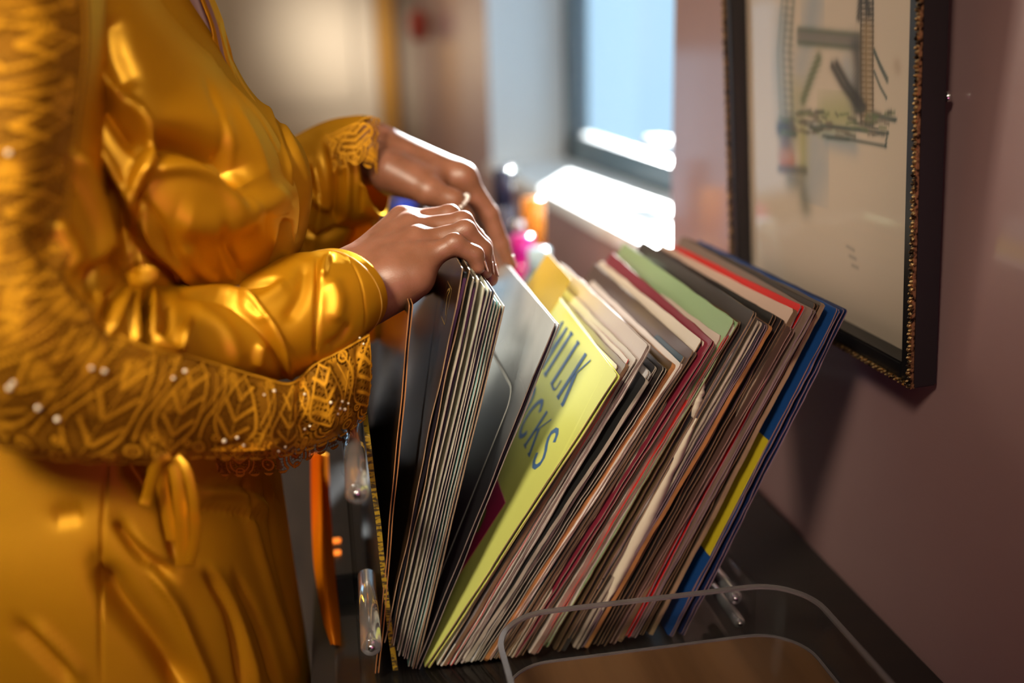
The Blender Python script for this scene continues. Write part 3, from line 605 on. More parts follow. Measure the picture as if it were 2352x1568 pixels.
# ---------- body by distance fields: hands, forearms, trunk in one mesh
def surfnet(D, org, h):
    ins = D < 0; nx, ny, nz = D.shape
    c = np.zeros((nx-1, ny-1, nz-1), np.uint8)
    for i in (0, 1):
        for j in (0, 1):
            for k in (0, 1): c += ins[i:nx-1+i, j:ny-1+j, k:nz-1+k]
    act = (c > 0) & (c < 8); idx = np.full(act.shape, -1); idx[act] = np.arange(act.sum())
    ii = np.argwhere(act); acc = np.zeros((len(ii), 3)); cnt = np.zeros(len(ii))
    cs = [(i, j, k) for i in (0, 1) for j in (0, 1) for k in (0, 1)]
    for a in cs:
        for ax in range(3):
            if a[ax]: continue
            b = list(a); b[ax] = 1
            da = D[ii[:, 0]+a[0], ii[:, 1]+a[1], ii[:, 2]+a[2]]; db = D[ii[:, 0]+b[0], ii[:, 1]+b[1], ii[:, 2]+b[2]]
            s = (da < 0) != (db < 0); t = np.where(s, da/(da-db+1e-12), 0)
            p = np.tile(np.array(a, float), (len(ii), 1)); p[:, ax] += t
            acc[s] += p[s]; cnt += s
    V = (ii+acc/cnt[:, None])*h+org; Fs = []
    for ax in range(3):
        o = [1, 1, 1]; o[ax] = 0; b1, b2 = [x for x in range(3) if x != ax]
        sl = [slice(1, -1)]*3; sl[ax] = slice(0, -1); sl2 = list(sl); sl2[ax] = slice(1, None)
        A, B = ins[tuple(sl)], ins[tuple(sl2)]
        pos = np.argwhere(A != B); 
        if not len(pos): continue
        g = pos.copy(); g[:, b1] += 1; g[:, b2] += 1
        def cell(d1, d2):
            z = g.copy(); z[:, b1] -= d1; z[:, b2] -= d2; return idx[z[:, 0], z[:, 1], z[:, 2]]
        qd = np.stack([cell(1, 1), cell(0, 1), cell(0, 0), cell(1, 0)], -1)
        flip = A[pos[:, 0], pos[:, 1], pos[:, 2]] ^ (ax == 1)
        qd[~flip] = qd[~flip][:, ::-1]; Fs.append(qd)
    return V, np.concatenate(Fs)
def smin(a, b, k): h = np.clip(.5+.5*(b-a)/k, 0, 1); return b*(1-h)+a*h-k*h*(1-h)
def field(prims, h, pad=.012):
    """prims: list of (a, b, ra, rb, k); k blends with everything before it"""
    pts = np.array([p for q_ in prims for p in q_[:2]]); R_ = max(max(q_[2], q_[3]) for q_ in prims)
    lo, hi = pts.min(0)-R_-pad, pts.max(0)+R_+pad; n = np.ceil((hi-lo)/h).astype(int)+1
    D = np.full(tuple(n), .05, np.float32)
    ax = [lo[i]+np.arange(n[i])*h for i in range(3)]
    for a, b, ra, rb, k in prims:
        a, b = np.array(a), np.array(b); m_ = max(ra, rb)+abs(k)+.006
        l_, u_ = np.minimum(a, b)-m_, np.maximum(a, b)+m_
        sl = tuple(slice(max(0, int((l_[i]-lo[i])/h)), min(n[i], int((u_[i]-lo[i])/h)+2)) for i in range(3))
        X, Y, Z = np.meshgrid(*[ax[i][sl[i]] for i in range(3)], indexing='ij', sparse=True)
        d = b-a; l2 = (d@d)+1e-12
        t = np.clip(((X-a[0])*d[0]+(Y-a[1])*d[1]+(Z-a[2])*d[2])/l2, 0, 1)
        dd = np.sqrt((X-a[0]-t*d[0])**2+(Y-a[1]-t*d[1])**2+(Z-a[2]-t*d[2])**2)-(ra+(rb-ra)*t)
        if k < 0: D[sl] = -smin(-D[sl], dd, -k)      # carve
        else: D[sl] = smin(D[sl], dd.astype(np.float32), k)
    return D, lo, h
def chain(pts, rad, k0=.006, k=.0035):
    out = []
    for i in range(len(pts)-1): out.append((pts[i], pts[i+1], rad[i], rad[i+1], k0 if i == 0 else k))
    return out
# near hand (the arm closest to the camera)
wr = P(800, 655, .765)
elb = P(330, 790, .675)
fore = elb+(wr-elb)*.55
nh = [(fore, wr, .026, .0235, .004), (P(820, 668, .752), P(900, 640, .748), .0215, .020, .012)]
mcp = {'i': P(925, 512, .812), 'm': P(945, 530, .792), 'r': P(958, 560, .772), 'p': P(968, 598, .754)}
for k_, r_ in (('i', .0135), ('m', .0135), ('r', .013), ('p', .0125)):
    nh.append((wr+(mcp[k_]-wr)*.12, mcp[k_], .019, r_, .014))
nh.append((P(850, 690, .748), P(955, 640, .745), .0185, .0135, .014))       # heel of the hand
nh.append((P(850, 620, .80), P(940, 590, .80), .018, .014, .016))
fin = {'i': ([mcp['i'], P(1032, 496, .812), P(1092, 545, .806), P(1120, 612, .800)], [.0100, .0088, .0078, .0065]),
       'm': ([mcp['m'], P(1062, 512, .792), P(1108, 565, .790), P(1126, 640, .786)], [.0102, .0090, .0078, .0066]),
       'r': ([mcp['r'], P(1068, 532, .772), P(1108, 572, .772), P(1114, 622, .770)], [.0098, .0086, .0076, .0064]),
       'p': ([mcp['p'], P(1044, 562, .752), P(1090, 585, .752), P(1098, 612, .752)], [.0092, .0082, .0072, .0060])}
for k_ in 'imrp': nh += chain(fin[k_][0], fin[k_][1], .007, .003)
nh += chain([P(860, 640, .80), P(930, 660, .815), P(975, 650, .84), P(1000, 640, .85)], [.015, .0125, .010, .0075], .010, .005)   # thumb behind the packet
for k_ in 'imrp':   # tendons on the back of the hand and knuckle bumps
    up = np.array([-.2, -.25, .95]); a = wr+(mcp[k_]-wr)*.35+up*.0155; b = mcp[k_]+up*.0085
    nh.append((a, b, .0022, .0032, .008)); pip = fin[k_][0][1]; nh.append((pip+up*.0026, pip+up*.003+np.array([.002, 0, 0]), .0062, .0060, .004))
# far hand
wf_ = P(838, 345, .985); ef = P(600, 480, 1.02)
fh = [(wf_+(ef-wf_)*.75, wf_, .032, .0265, .004)]
fm = {'i': P(1062, 408, .945), 'm': P(1050, 402, .968), 'r': P(1035, 410, .988), 'p': P(1015, 425, 1.005)}
for k_ in 'imrp': fh.append((wf_+(fm[k_]-wf_)*.15, fm[k_], .022, .0145 if k_ != 'p' else .013, .014))
fh.append((P(900, 400, .95), P(985, 420, .935), .020, .016, .014))
ff = {'i': ([fm['i'], P(1122, 492, .945), P(1150, 560, .945), P(1168, 612, .945)], [.0125, .0102, .0088, .0072]),
      'm': ([fm['m'], P(1115, 500, .968), P(1138, 570, .966), P(1150, 628, .962)], [.0118, .0098, .0086, .0070]),
      'r': ([fm['r'], P(1092, 505, .988), P(1112, 572, .986), P(1122, 630, .982)], [.0112, .0094, .0082, .0068]),
      'p': ([fm['p'], P(1060, 505, 1.005), P(1080, 560, 1.003), P(1092, 610, 1.0)], [.0102, .0086, .0074, .0062])}
for k_ in 'imrp': fh += chain(ff[k_][0], ff[k_][1], .008, .003)
fh += chain([P(900, 395, .94), P(985, 440, .918), P(1040, 462, .915), P(1072, 500, .918)], [.0165, .0130, .0108, .0078], .012, .005)
# trunk
tk = []
def sh(x, y, z): return np.array([x, y, z])
tk += [(sh(-.175, .76, .95), sh(-.175, .84, .95), .07, .07, .02), (sh(-.165, .76, 1.18), sh(-.165, .84, 1.18), .07, .07, .04), (sh(-.235, .76, 1.36), sh(-.235, .84, 1.36), .045, .045, .05),
       (sh(-.19, .77, .80), sh(-.19, .83, .80), .072, .072, .03), (sh(-.24, .80, 1.40), sh(-.235, .80, 1.55), .045, .045, .03),
       (P(150, -300, .70), P(60, -60, .655), .026, .026, .02), (P(60, -60, .655), P(65, 560, .635), .026, .025, .02), (P(65, 560, .635), P(110, 760, .632), .025, .025, .02), (P(110, 760, .632), fore, .025, .024, .02),
       (sh(-.21, .88, 1.32), sh(-.13, .95, 1.14), .030, .028, .02), (sh(-.13, .95, 1.14), wf_+(ef-wf_)*.75, .036, .031, .02),
       (sh(-.19, .76, .75), sh(-.17, .76, .42), .055, .050, .03), (sh(-.17, .74, .42), sh(-.19, .74, .08), .050, .038, .03), (sh(-.19, .74, .05), sh(-.06, .72, .03), .034, .024, .02),
       (sh(-.19, .84, .75), sh(-.17, .84, .42), .055, .050, .03), (sh(-.17, .86, .42), sh(-.19, .86, .08), .050, .038, .03), (sh(-.19, .86, .05), sh(-.06, .88, .03), .034, .024, .02)]
Vs, Fc, off = [], [], 0
for prims, h_ in ((nh, .00125), (fh, .0015), (tk, .009)):
    D_, lo_, hh = field(prims, h_); v, f_ = surfnet(D_, lo_, hh); Vs.append(v); Fc.append(f_+off); off += len(v)
# skin between the lapels
me = raw(np.concatenate(Vs)-np.array(person.location), np.concatenate(Fc)); body = link('body', me, SKIN, person, smooth=True)
sm = body.modifiers.new('smooth', 'SMOOTH'); sm.factor = .5; sm.iterations = 3
# fingernails
def nail(tip, prev, side, r):
    d = unit(tip-prev); nrm = unit(side-d*side.dot(d)); b = np.cross(d, nrm)
    a = np.linspace(-1, 1, 9); s = np.linspace(0, 1, 8); G = np.zeros((8, 9, 3))
    for i, si in enumerate(s):
        for j, aj in enumerate(a):
            ang = aj*.70*(1-.25*(si-.4)**2)
            G[i, j] = prev+(tip-prev)*(.62)+d*(si*.0105*(1-.15*aj*aj))+ (nrm*math.cos(ang)+b*math.sin(ang))*(r*1.03)
    pgrid('fingernail', G, NAIL, solid=.0005)
upn = np.array([.97, .10, .25])
for k_ in 'imrp': nail(fin[k_][0][3], fin[k_][0][2], upn, fin[k_][1][3]+.0004)
for k_ in 'imrp': nail(ff[k_][0][3], ff[k_][0][2], upn, ff[k_][1][3]+.0004)
# beaded ring on the far hand
rc = P(1052, 468, .917); rd = unit(P(1072, 500, .918)-P(1040, 462, .915)); ru = unit(np.cross(rd, [0, 1, 0])); rv = np.cross(rd, ru)
bm = bmesh.new()
for k in range(16):
    a = k/16*2*math.pi; pnt = rc+(ru*math.cos(a)+rv*math.sin(a))*.0118-np.array(person.location)
    bmesh.ops.create_icosphere(bm, subdivisions=2, radius=.0022, matrix=Matrix.Translation(pnt))
me = bpy.data.meshes.new('mesh'); bm.to_mesh(me); bm.free(); link('beaded_ring', me, mat('pearl_bead', (.85, .8, .78), .12, .5), person, smooth=True)
# ---------- torso of the robe
front = [(-420, 330), (-330, 362), (-240, 388), (-150, 410), (-60, 430), (0, 452), (90, 507), (200, 567), (270, 628), (340, 694), (430, 717), (540, 702), (610, 672), (700, 640), (800, 628), (950, 626), (1090, 642), (1300, 672), (1568, 714), (1760, 735)]
rings = []
for py, px in front:
    f0 = P(px, py, .80); t = np.clip((py-600)/500, 0, 1); b_ = .125+.035*t
    a_ = .125+.02*t-.055*np.clip((-60-py)/360, 0, 1); b_ -= .045*np.clip((-200-py)/220, 0, 1)
    th = np.linspace(0, 2*np.pi, 620, endpoint=False)
    e = 2/2.3; cs, sn = np.cos(th), np.sin(th)
    X = f0[0]-a_+a_*np.sign(cs)*np.abs(cs)**e; Yv = .80-b_*np.sign(sn)*np.abs(sn)**e
    rings.append(np.stack([X, Yv, np.full_like(X, f0[2])], -1))
for z_, dx in ((.30, .03), (.04, .05)):
    r0 = rings[-1 if z_ == .04 else -1].copy(); cxy = r0.mean(0); r0[:, :2] = cxy[:2]+(r0[:, :2]-cxy[:2])*1.12; r0[:, 2] = z_; rings.append(r0)
G = cr(np.array(rings), 360, np.concatenate([np.linspace(0, 19, 340), np.linspace(19, 21, 21)[1:]]))
skirt = [([(245, 1065), (236, 1200), (230, 1400), (234, 1570)], 3.5, 3.5, -.0035),
         ([(225, 1300), (285, 1400), (370, 1500), (440, 1600)], 34, 26, -.022), ([(345, 1310), (400, 1390), (440, 1480), (490, 1600)], 16, 10, .007),
         ([(262, 1190), (320, 1270), (400, 1325)], 14, 12, -.011), ([(245, 1180), (310, 1230), (400, 1300)], 10, 10, .003),
         ([(455, 1130), (540, 1132), (600, 1160), (618, 1188)], 14, 14, .0045), ([(450, 1166), (540, 1176), (612, 1197)], 4, 6, -.0035), ([(455, 1112), (540, 1112), (620, 1150)], 5, 5, -.002),
         ([(470, 1310), (530, 1420), (560, 1590)], 12, 10, -.006), ([(430, 1290), (500, 1330), (560, 1460), (600, 1600)], 14, 10, .004), ([(540, 1320), (600, 1450), (640, 1590)], 10, 12, -.005),
         ([(30, 1430), (90, 1490), (170, 1570)], 16, 14, -.006), ([(80, 1430), (150, 1500), (200, 1560)], 12, 12, .004), ([(560, 1140), (600, 1280), (650, 1440), (690, 1570)], 10, 12, .004), ([(610, 1100), (640, 1280), (680, 1440)], 10, 8, -.004),
         ([(290, 1060), (320, 1100), (360, 1150)], 26, 20, -.014), ([(370, 1100), (385, 1200), (410, 1290)], 12, 12, -.008), ([(120, 1190), (190, 1180)], 26, 20, -.004), ([(560, 1100), (575, 1160)], 8, 8, -.003)]
bod_strokes_far = [([(560, 140), (620, 240), (660, 330), (690, 430), (686, 540)], 7, 9, -.005), ([(530, 90), (590, 200), (650, 290), (700, 400), (705, 480)], 7, 9, .0035), ([(600, 220), (650, 320), (672, 420)], 5, 6, .003)]
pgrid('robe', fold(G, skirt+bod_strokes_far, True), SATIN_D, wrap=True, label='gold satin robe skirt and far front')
# near front panel of the bodice
lap = [(-70, 345), (20, 400), (130, 490), (190, 532), (260, 598), (330, 642), (400, 667), (460, 684), (520, 683), (580, 667), (640, 640), (690, 600)]
bust = {-70: 0, 20: 0, 130: .004, 190: .008, 260: .014, 330: .020, 400: .024, 460: .026, 520: .024, 580: .018, 640: .008, 690: .0}
ctrl = []
for y, xe in lap:
    x0 = 40; row = []
    for s in (0, .18, .36, .54, .70, .83, .93, 1.0):
        px = x0+(xe-x0)*s; yy = .648+.13*(1-math.sqrt(max(0, 1-(s*.985)**2)))-bust[y]*math.sin(math.pi*min(1, s*.85))
        yy2 = y-(1-s)*35
        row.append((px, yy2, yy))
    ctrl.append(row)
bod = [([(345, 332), (430, 328), (510, 362), (560, 430)], 36, 26, -.024), ([(330, 392), (430, 384), (510, 420), (560, 500)], 16, 18, .005),
       ([(275, 215), (335, 285), (352, 340), (325, 400), (305, 460), (300, 600)], 14, 18, .010), ([(330, 430), (312, 500), (320, 600)], 12, 16, -.006),
       ([(160, 300), (215, 400), (268, 500), (305, 620)], 26, 24, -.026), ([(200, 300), (255, 390), (300, 480)], 14, 12, .006), ([(210, 180), (250, 260), (310, 350)], 18, 14, -.010), ([(185, 40), (225, 160), (280, 240)], 14, 14, .008),
       ([(255, 30), (262, 120), (300, 210)], 30, 34, -.007), ([(500, 250), (540, 330), (570, 430)], 9, 9, .0024), ([(470, 180), (520, 300), (556, 410)], 9, 9, -.0022), ([(540, 240), (590, 330), (620, 420)], 10, 10, .0018),
       ([(320, 590), (360, 612), (400, 640), (430, 672)], 12, 14, -.010), ([(318, 500), (350, 560), (400, 610), (440, 660)], 12, 10, .005), ([(330, 460), (375, 520), (400, 590)], 10, 10, -.003), ([(420, 560), (450, 610), (500, 655)], 14, 12, .003), ([(510, 500), (520, 570), (560, 640)], 14, 14, -.003),
       ([(660, 500), (650, 560), (630, 610)], 14, 12, -.006), ([(560, 480), (620, 470), (660, 440)], 26, 26, .004), ([(400, 500), (480, 520), (600, 500)], 40, 30, .005),
       ([(385, 0), (470, 100), (535, 200), (600, 280), (650, 380)], 3, 3, -.0012)]
Gb = patch(ctrl, 300, 300, bod)
# the satin bunches into the knot at the waist
pgrid('bodice_panel', Gb, SATIN, solid=.0012, label='near front panel of the robe')
# chest skin strip and far lapel
chest = [[(x+dx, y, .775-.004*abs(dx)/20) for dx in (-28, -10, 8, 24)] for y, x in ((-60, 432), (-10, 452), (50, 474), (90, 484), (130, 492), (170, 505))]
Gc = patch(chest, 40, 16)
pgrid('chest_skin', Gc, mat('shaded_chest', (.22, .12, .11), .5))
fl = [[(x+w_*s, y, .768+.02*s) for s in (0, .33, .66, 1)] for y, x, w_ in ((-60, 440, 20), (0, 462, 30), (60, 484, 32), (110, 492, 42), (170, 506, 48), (240, 545, 55), (310, 590, 62), (380, 640, 50), (440, 672, 36))]
Gf = patch(fl, 120, 30, [([(500, 60), (520, 150), (570, 250), (640, 340), (680, 430)], 6, 6, .003), ([(515, 60), (545, 150), (600, 240), (665, 340), (692, 430)], 6, 6, -.003)])
pgrid('far_lapel', Gf, SATIN, solid=.0012)
# ---------- near sleeve: upper arm and forearm as one tube
stn = [((150, -430), .70, 60, .050, 'h'), ((75, -300), .665, 125, .058, 'h'), ((60, -150), .655, 135, .060, 'h'), ((55, 60), .650, 145, .062, 'h'), ((55, 300), .640, 150, .064, 'h'), ((60, 520), .630, 155, .066, 'h'), ((95, 700), .62, 165, .066, 'd'),
       ((220, 790), .635, 150, .058, 'd'), ((340, 775), .655, 112, .050, 'v'), ((430, 770), .672, 105, .047, 'v'), ((540, 768), .690, 103, .045, 'v'), ((640, 742), .707, 122, .044, 'v'), ((720, 705), .722, 124, .044, 'v'), ((758, 684), .731, 108, .043, 'v'), ((780, 672), .738, 101, .042, 'v')]
C_ = np.array([P(*s[0], s[1]) for s in stn]); rim = []
tan = np.gradient(C_, axis=0); tan /= np.linalg.norm(tan, axis=1, keepdims=True)
R3 = np.array([s[2]/F*(s[1]+.02)*1.02 for s in stn]); Rd = np.array([s[3] for s in stn])
Cs, Ts = cr(C_, 360), cr(tan, 360); R3s, Rds = cr(R3, 360), cr(Rd, 360)
Ts /= np.linalg.norm(Ts, axis=1, keepdims=True)
dep = np.array([0, 1.0, 0]); av = dep-Ts*(Ts@dep)[:, None]; av /= np.linalg.norm(av, axis=1, keepdims=True); bv = np.cross(Ts, av)
# the cuff opening is cut slanting: its near half reaches further along the arm
th = np.linspace(0, 2*np.pi, 240, endpoint=False)
G = Cs[:, None]+av[:, None]*(-np.cos(th))[None, :, None]*Rds[:, None, None]+bv[:, None]*np.sin(th)[None, :, None]*R3s[:, None, None]
sl = np.clip((np.linspace(0, 14, 360)-11)/3, 0, 1)[:, None, None]
G = G+Ts[:, None]*sl*(np.cos(th)[None, :, None]*.007)
arm = [([(425, 668), (520, 672), (595, 715), (645, 790), (670, 872)], 7, 6, .0055), ([(420, 682), (510, 690), (580, 735), (628, 800), (650, 875)], 10, 7, -.006), ([(440, 655), (530, 658), (640, 640)], 6, 8, -.006),
       ([(760, 588), (745, 606), (738, 640)], 8, 7, .005), ([(727, 600), (728, 700), (721, 832)], 5, 5, -.0050), ([(700, 600), (690, 680), (655, 740)], 18, 18, -.004), ([(545, 685), (600, 690), (660, 650)], 12, 16, .004), ([(555, 700), (590, 728), (612, 738)], 5, 5, .003),
       ([(800, 590), (828, 650), (838, 720), (835, 768)], 2.5, 2.5, -.0008), ([(758, 640), (775, 690), (765, 740)], 18, 18, .004), ([(745, 800), (780, 775), (800, 740)], 10, 10, -.003),
       ([(334, 655), (330, 720), (333, 800)], 12, 12, -.015), ([(312, 650), (303, 710), (315, 800)], 7, 7, .006), ([(352, 660), (345, 740), (348, 775), (372, 796), (405, 800), (418, 765), (434, 738)], 7, 7, .008), ([(375, 690), (385, 740), (372, 770)], 12, 12, -.005),
       ([(268, 660), (240, 740), (235, 760)], 12, 10, -.012), ([(292, 660), (272, 710), (252, 764)], 7, 7, .006), ([(600, 790), (590, 840)], 10, 10, .004), ([(440, 700), (520, 760), (550, 840)], 16, 16, .003), ([(230, 640), (200, 640)], 40, 30, -.012),
       ([(150, 330), (190, 420), (230, 560), (215, 600)], 10, 16, .010), ([(120, 500), (180, 620)], 20, 20, .006)]
Gs = fold(G, arm, True)
pgrid('near_sleeve', Gs, SATIN, wrap=True, solid=.0014, label='satin sleeve of the near arm')
# hem stitching along the cuff
bm = bmesh.new()
row = Gs[346]
for j in range(0, 240):
    a, b = row[j], row[(j+1) % 240]
    if np.linalg.norm(b-a) < 1e-6: continue
    ctr = Cs[346]; o_ = unit((a+b)/2-ctr); p0, p1 = a+(b-a)*.15+o_*.0009, a+(b-a)*.8+o_*.0009
    M = Matrix.Translation((p0+p1)/2-np.array(person.location)) @ Vector(b-a).to_track_quat('X', 'Z').to_matrix().to_4x4() @ Matrix.Diagonal((np.linalg.norm(p1-p0)/2, .00025, .00025, 1))
    bmesh.ops.create_cube(bm, size=2, matrix=M)
me = bpy.data.meshes.new('mesh'); bm.to_mesh(me); bm.free()
link('stitching', me, mat('gold_thread', (.62, .34, .06), .5), person, kind='stuff')
# ---------- lace of the near sleeve
lc = [((190, -330), (60, -330), (-80, -330), (-190, -330), (.640, .605, .61, .65)),
      ((190, -120), (30, -120), (-140, -120), (-290, -120), (.600, .570, .575, .62)),
      ((205, 90), (60, 100), (-120, 110), (-300, 120), (.598, .568, .572, .62)),
      ((180, 320), (50, 330), (-120, 340), (-300, 350), (.592, .560, .566, .61)),
      ((160, 540), (40, 570), (-120, 590), (-300, 610), (.585, .553, .560, .60)),
      ((212, 690), (110, 770), (-20, 850), (-180, 960), (.582, .550, .552, .59)),
      ((325, 785), (250, 850), (170, 950), (90, 1052), (.590, .570, .568, .59)),
      ((430, 812), (390, 880), (350, 970), (320, 1062), (.612, .590, .588, .60)),
      ((520, 838), (500, 900), (470, 980), (450, 1056), (.632, .612, .610, .62)),
      ((600, 862), (590, 930), (575, 1000), (560, 1058), (.650, .634, .632, .645)),
      ((668, 876), (668, 935), (664, 1000), (660, 1048), (.666, .652, .652, .665)),
      ((722, 832), (735, 900), (738, 970), (735, 1028), (.680, .668, .672, .685)),
      ((782, 800), (795, 865), (800, 940), (792, 1000), (.690, .682, .688, .700)),
      ((848, 764), (852, 830), (850, 900), (838, 966), (.700, .698, .704, .715))]
lctrl = [[(*r_[k], r_[4][k]) for k in range(4)] for r_ in lc]
us = np.concatenate([np.linspace(0, 5.5, 340), np.linspace(5.5, 13, 1110)[1:]])
GL = patch(lctrl, 0, 300, us=us)
lacefold = [([(700, 850), (690, 930), (700, 1010)], 16, 12, -.007), ([(745, 830), (760, 910), (750, 1000)], 14, 14, .004), ([(620, 880), (610, 980), (600, 1050)], 30, 30, .003), ([(60, 520), (200, 700), (300, 780)], 30, 20, -.006),
            ([(180, 520), (140, 640), (240, 740)], 25, 25, .006), ([(0, 1000), (200, 1030), (420, 1045)], 30, 30, .004), ([(820, 780), (825, 870), (815, 960)], 8, 8, -.002)]
GL = fold(GL, lacefold)
def lace_pattern(G, seed=1):
    """threads and holes drawn on the cloth in its own metres (s along, v across)"""
    r_ = np.random.default_rng(seed)
    n, m_ = G.shape[:2]
    ds = np.linalg.norm(np.diff(G[:, m_//2], axis=0), axis=1); s = np.concatenate([[0], np.cumsum(ds)])
    dv = np.linalg.norm(np.diff(G, axis=1), axis=2); v = np.concatenate([np.zeros((n, 1)), np.cumsum(dv, 1)], 1)
    Q = np.stack([np.repeat(s[:, None], m_, 1), v], -1); Wd = v[:, -1]
    Sm = s[-1]; q2 = Q.reshape(-1, 2); wn = np.interp(q2[:, 0], s, Wd)
    thread = np.zeros(len(q2)); hole = np.zeros(len(q2)); sheer = np.full(len(q2), .0)
    curves = []
    def add(pts, wd=.0010, dots=1, off=.0027, sp=.0037): curves.append((np.array(pts), wd, dots, off, sp))
    x = 0.0
    while x < Sm:
        W_ = np.interp(x, s, Wd); T_ = .044*r_.uniform(.9, 1.1)
        cx_ = x+T_/2
        def pt(a, b): return (x+a*T_, b*W_)
        # pointed leaves reaching up from the scallop border, with nested chevrons
        lean_ = r_.uniform(-.12, .12)
        add(smoothline([pt(.5, .80), pt(.15, .55), pt(.3+lean_, .25), pt(.5+lean_, .05)], 14), .0011)
        add(smoothline([pt(.5, .80), pt(.85, .55), pt(.75+lean_, .25), pt(.5+lean_, .05)], 14), .0011)
        for b in (.22, .40, .58):
            wv_ = .10+.42*b if b < .5 else .26
            add(smoothline([pt(.5-wv_+lean_*.6, b-.07), pt(.5-wv_*.4+lean_*.6, b+.01), pt(.5+lean_*.5, b+.07), pt(.5+wv_*.4+lean_*.6, b+.01), pt(.5+wv_+lean_*.6, b-.07)], 12), .0016, 1, .0030)
        add(smoothline([pt(.5, .78), pt(.5+lean_, .1)], 6), .0004, 0)
        # lattice between leaves
        add(smoothline([pt(0, .05), pt(.14, .3), pt(.0, .55), pt(-.02, .75)], 12), .0009)
        add([pt(-.12, .12), pt(.1, .5)], .0006, 0); add([pt(.12, .12), pt(-.1, .5)], .0006, 0)
        # double U scallop and flowers
        for rr in (.0105, .0070):
            add([(cx_+rr*math.cos(a), .80*W_+rr*1.0*math.sin(a)) for a in np.linspace(-.2, math.pi+.2, 14)], .0011, 1, .0018, .0022)
        for (fx, fy, fr) in ((0.0, .84, .0042), (0.0, .02+.06, .0036), (.5, .93, .0030), (.24, .70, .0026), (.78, .70, .0026)):
            c0 = pt(fx, fy); add([(c0[0]+fr*math.cos(a), c0[1]+fr*math.sin(a)) for a in np.linspace(0, 2*math.pi, 13)], .0010, 2, -.0016, .0019)
            add([(c0[0]-.0004, c0[1]), (c0[0]+.0004, c0[1])], .0010, 0)
        x += T_
    add([(a, .97*np.interp(a, s, Wd)) for a in np.linspace(0, Sm, 120)], .0012, 1, .0020, .0024)
    add([(a, .012*np.interp(a, s, Wd)+.0008) for a in np.linspace(0, Sm, 120)], .0010, 1, -.0016, .0024)
    rowstart = s
    for pts, wd, dots, offd, sp in curves:
        lo, hi = pts.min(0)-.006, pts.max(0)+.006
        i0, i1 = np.searchsorted(s, lo[0]), np.searchsorted(s, hi[0])
        if i1 <= i0: continue
        a0, a1 = i0*m_, i1*m_; qq = q2[a0:a1]
        sel = (qq[:, 1] > lo[1]) & (qq[:, 1] < hi[1])
        if not sel.any(): continue
        ix = np.nonzero(sel)[0]+a0
        d, arc, t = seg_dist(q2[ix], pts); ad = np.abs(d)
        thread[ix] = np.maximum(thread[ix], np.clip(1.6-ad/(wd*.85), 0, 1)*(.82+.18*np.sin(arc*2*math.pi/.0012)))
        if dots:
            dd = (d-offd) if dots == 2 else (ad-abs(offd))
            ph_ = (arc/sp) % 1-.5; rad = np.hypot(dd, ph_*sp)
            hole[ix] = np.maximum(hole[ix], np.clip((.00105-rad)/.00035, 0, 1))
    ga, gb = (q2[:, 0]+q2[:, 1])/.0052, (q2[:, 0]-q2[:, 1])/.0052
    gm = (np.sin(q2[:, 0]*2*math.pi/.044+2.2)*np.sin(q2[:, 1]*45+q2[:, 0]*9) > .1)
    gd = np.hypot(ga-np.round(ga), gb-np.round(gb))*.0052
    hole = np.maximum(hole, np.where(gm, np.clip((.0010-gd)/.0004, 0, 1), 0)); hole = hole*(1-np.clip(thread*1.4, 0, 1))
    # fine tulle between: a tiny woven mesh
    tul = .5+.5*np.sin(q2[:, 0]*2*math.pi/.0011)*np.sin((q2[:, 1]+.0003*np.sin(q2[:, 0]*300))*2*math.pi/.0011)
    big = .5+.5*np.sin(q2[:, 0]*95+2*np.sin(q2[:, 1]*60))*np.sin(q2[:, 1]*120+1.5*np.sin(q2[:, 0]*70))
    solid_ = np.clip((big-.60)*4, 0, 1)
    hat = .5+.5*np.sin(q2[:, 1]*2*math.pi/.0013+2.5*np.sin(q2[:, 0]*80))
    dens = np.maximum(thread, .30+.32*solid_+.12*tul+.16*hat)*(1-.8*hole)
    # scalloped lower edge
    edge = .5+.5*np.cos(q2[:, 0]*2*math.pi/.0115)
    cutoff = wn-.0045*(1-np.sqrt(np.clip(edge, 0, 1)))
    alpha = np.where(q2[:, 1] > cutoff, 0, np.clip(.80+.4*np.maximum(thread, solid_)-hole*1.3, 0, 1))
    return dens, alpha, thread, hole
LACE = bpy.data.materials.new('gold_lace'); LACE.use_nodes = True; lb = bsdf(LACE)
at = N(LACE, 'ShaderNodeAttribute', attribute_name='lace'); sep = N(LACE, 'ShaderNodeSeparateColor'); L(LACE, at.outputs['Color'], sep.inputs[0])
rp_ = N(LACE, 'ShaderNodeValToRGB'); rp_.color_ramp.elements[0].color = (.10, .042, .004, 1); rp_.color_ramp.elements[1].color = (.70, .32, .015, 1)
e1 = rp_.color_ramp.elements.new(.5); e1.color = (.27, .105, .006, 1)
L(LACE, sep.outputs[0], rp_.inputs[0]); L(LACE, rp_.outputs[0], lb.inputs['Base Color']); lb.inputs['Specular Tint'].default_value = (.9, .6, .2, 1); lb.inputs['Roughness'].default_value = .5; L(LACE, sep.outputs[1], lb.inputs['Alpha'])
lb.inputs['Specular IOR Level'].default_value = .25
def lace_obj(name, G, seed, **k):
    dens, alpha, th_, ho = lace_pattern(G, seed); n = grid_normals(G); n *= -np.sign((n*(G-C0)).sum(-1, keepdims=True))
    G = G+n*(th_.reshape(G.shape[:2]+(1,))*.0003-ho.reshape(G.shape[:2]+(1,))*.0003)
    o = pgrid(name, G, LACE, **k); ca = o.data.color_attributes.new('lace', 'FLOAT_COLOR', 'POINT')
    ca.data.foreach_set('color', np.column_stack([dens, alpha, np.zeros(len(dens)), np.ones(len(dens))]).ravel()); return o
lace_obj('lace_border', GL, 3, label='wide gold lace border hanging from the near sleeve')
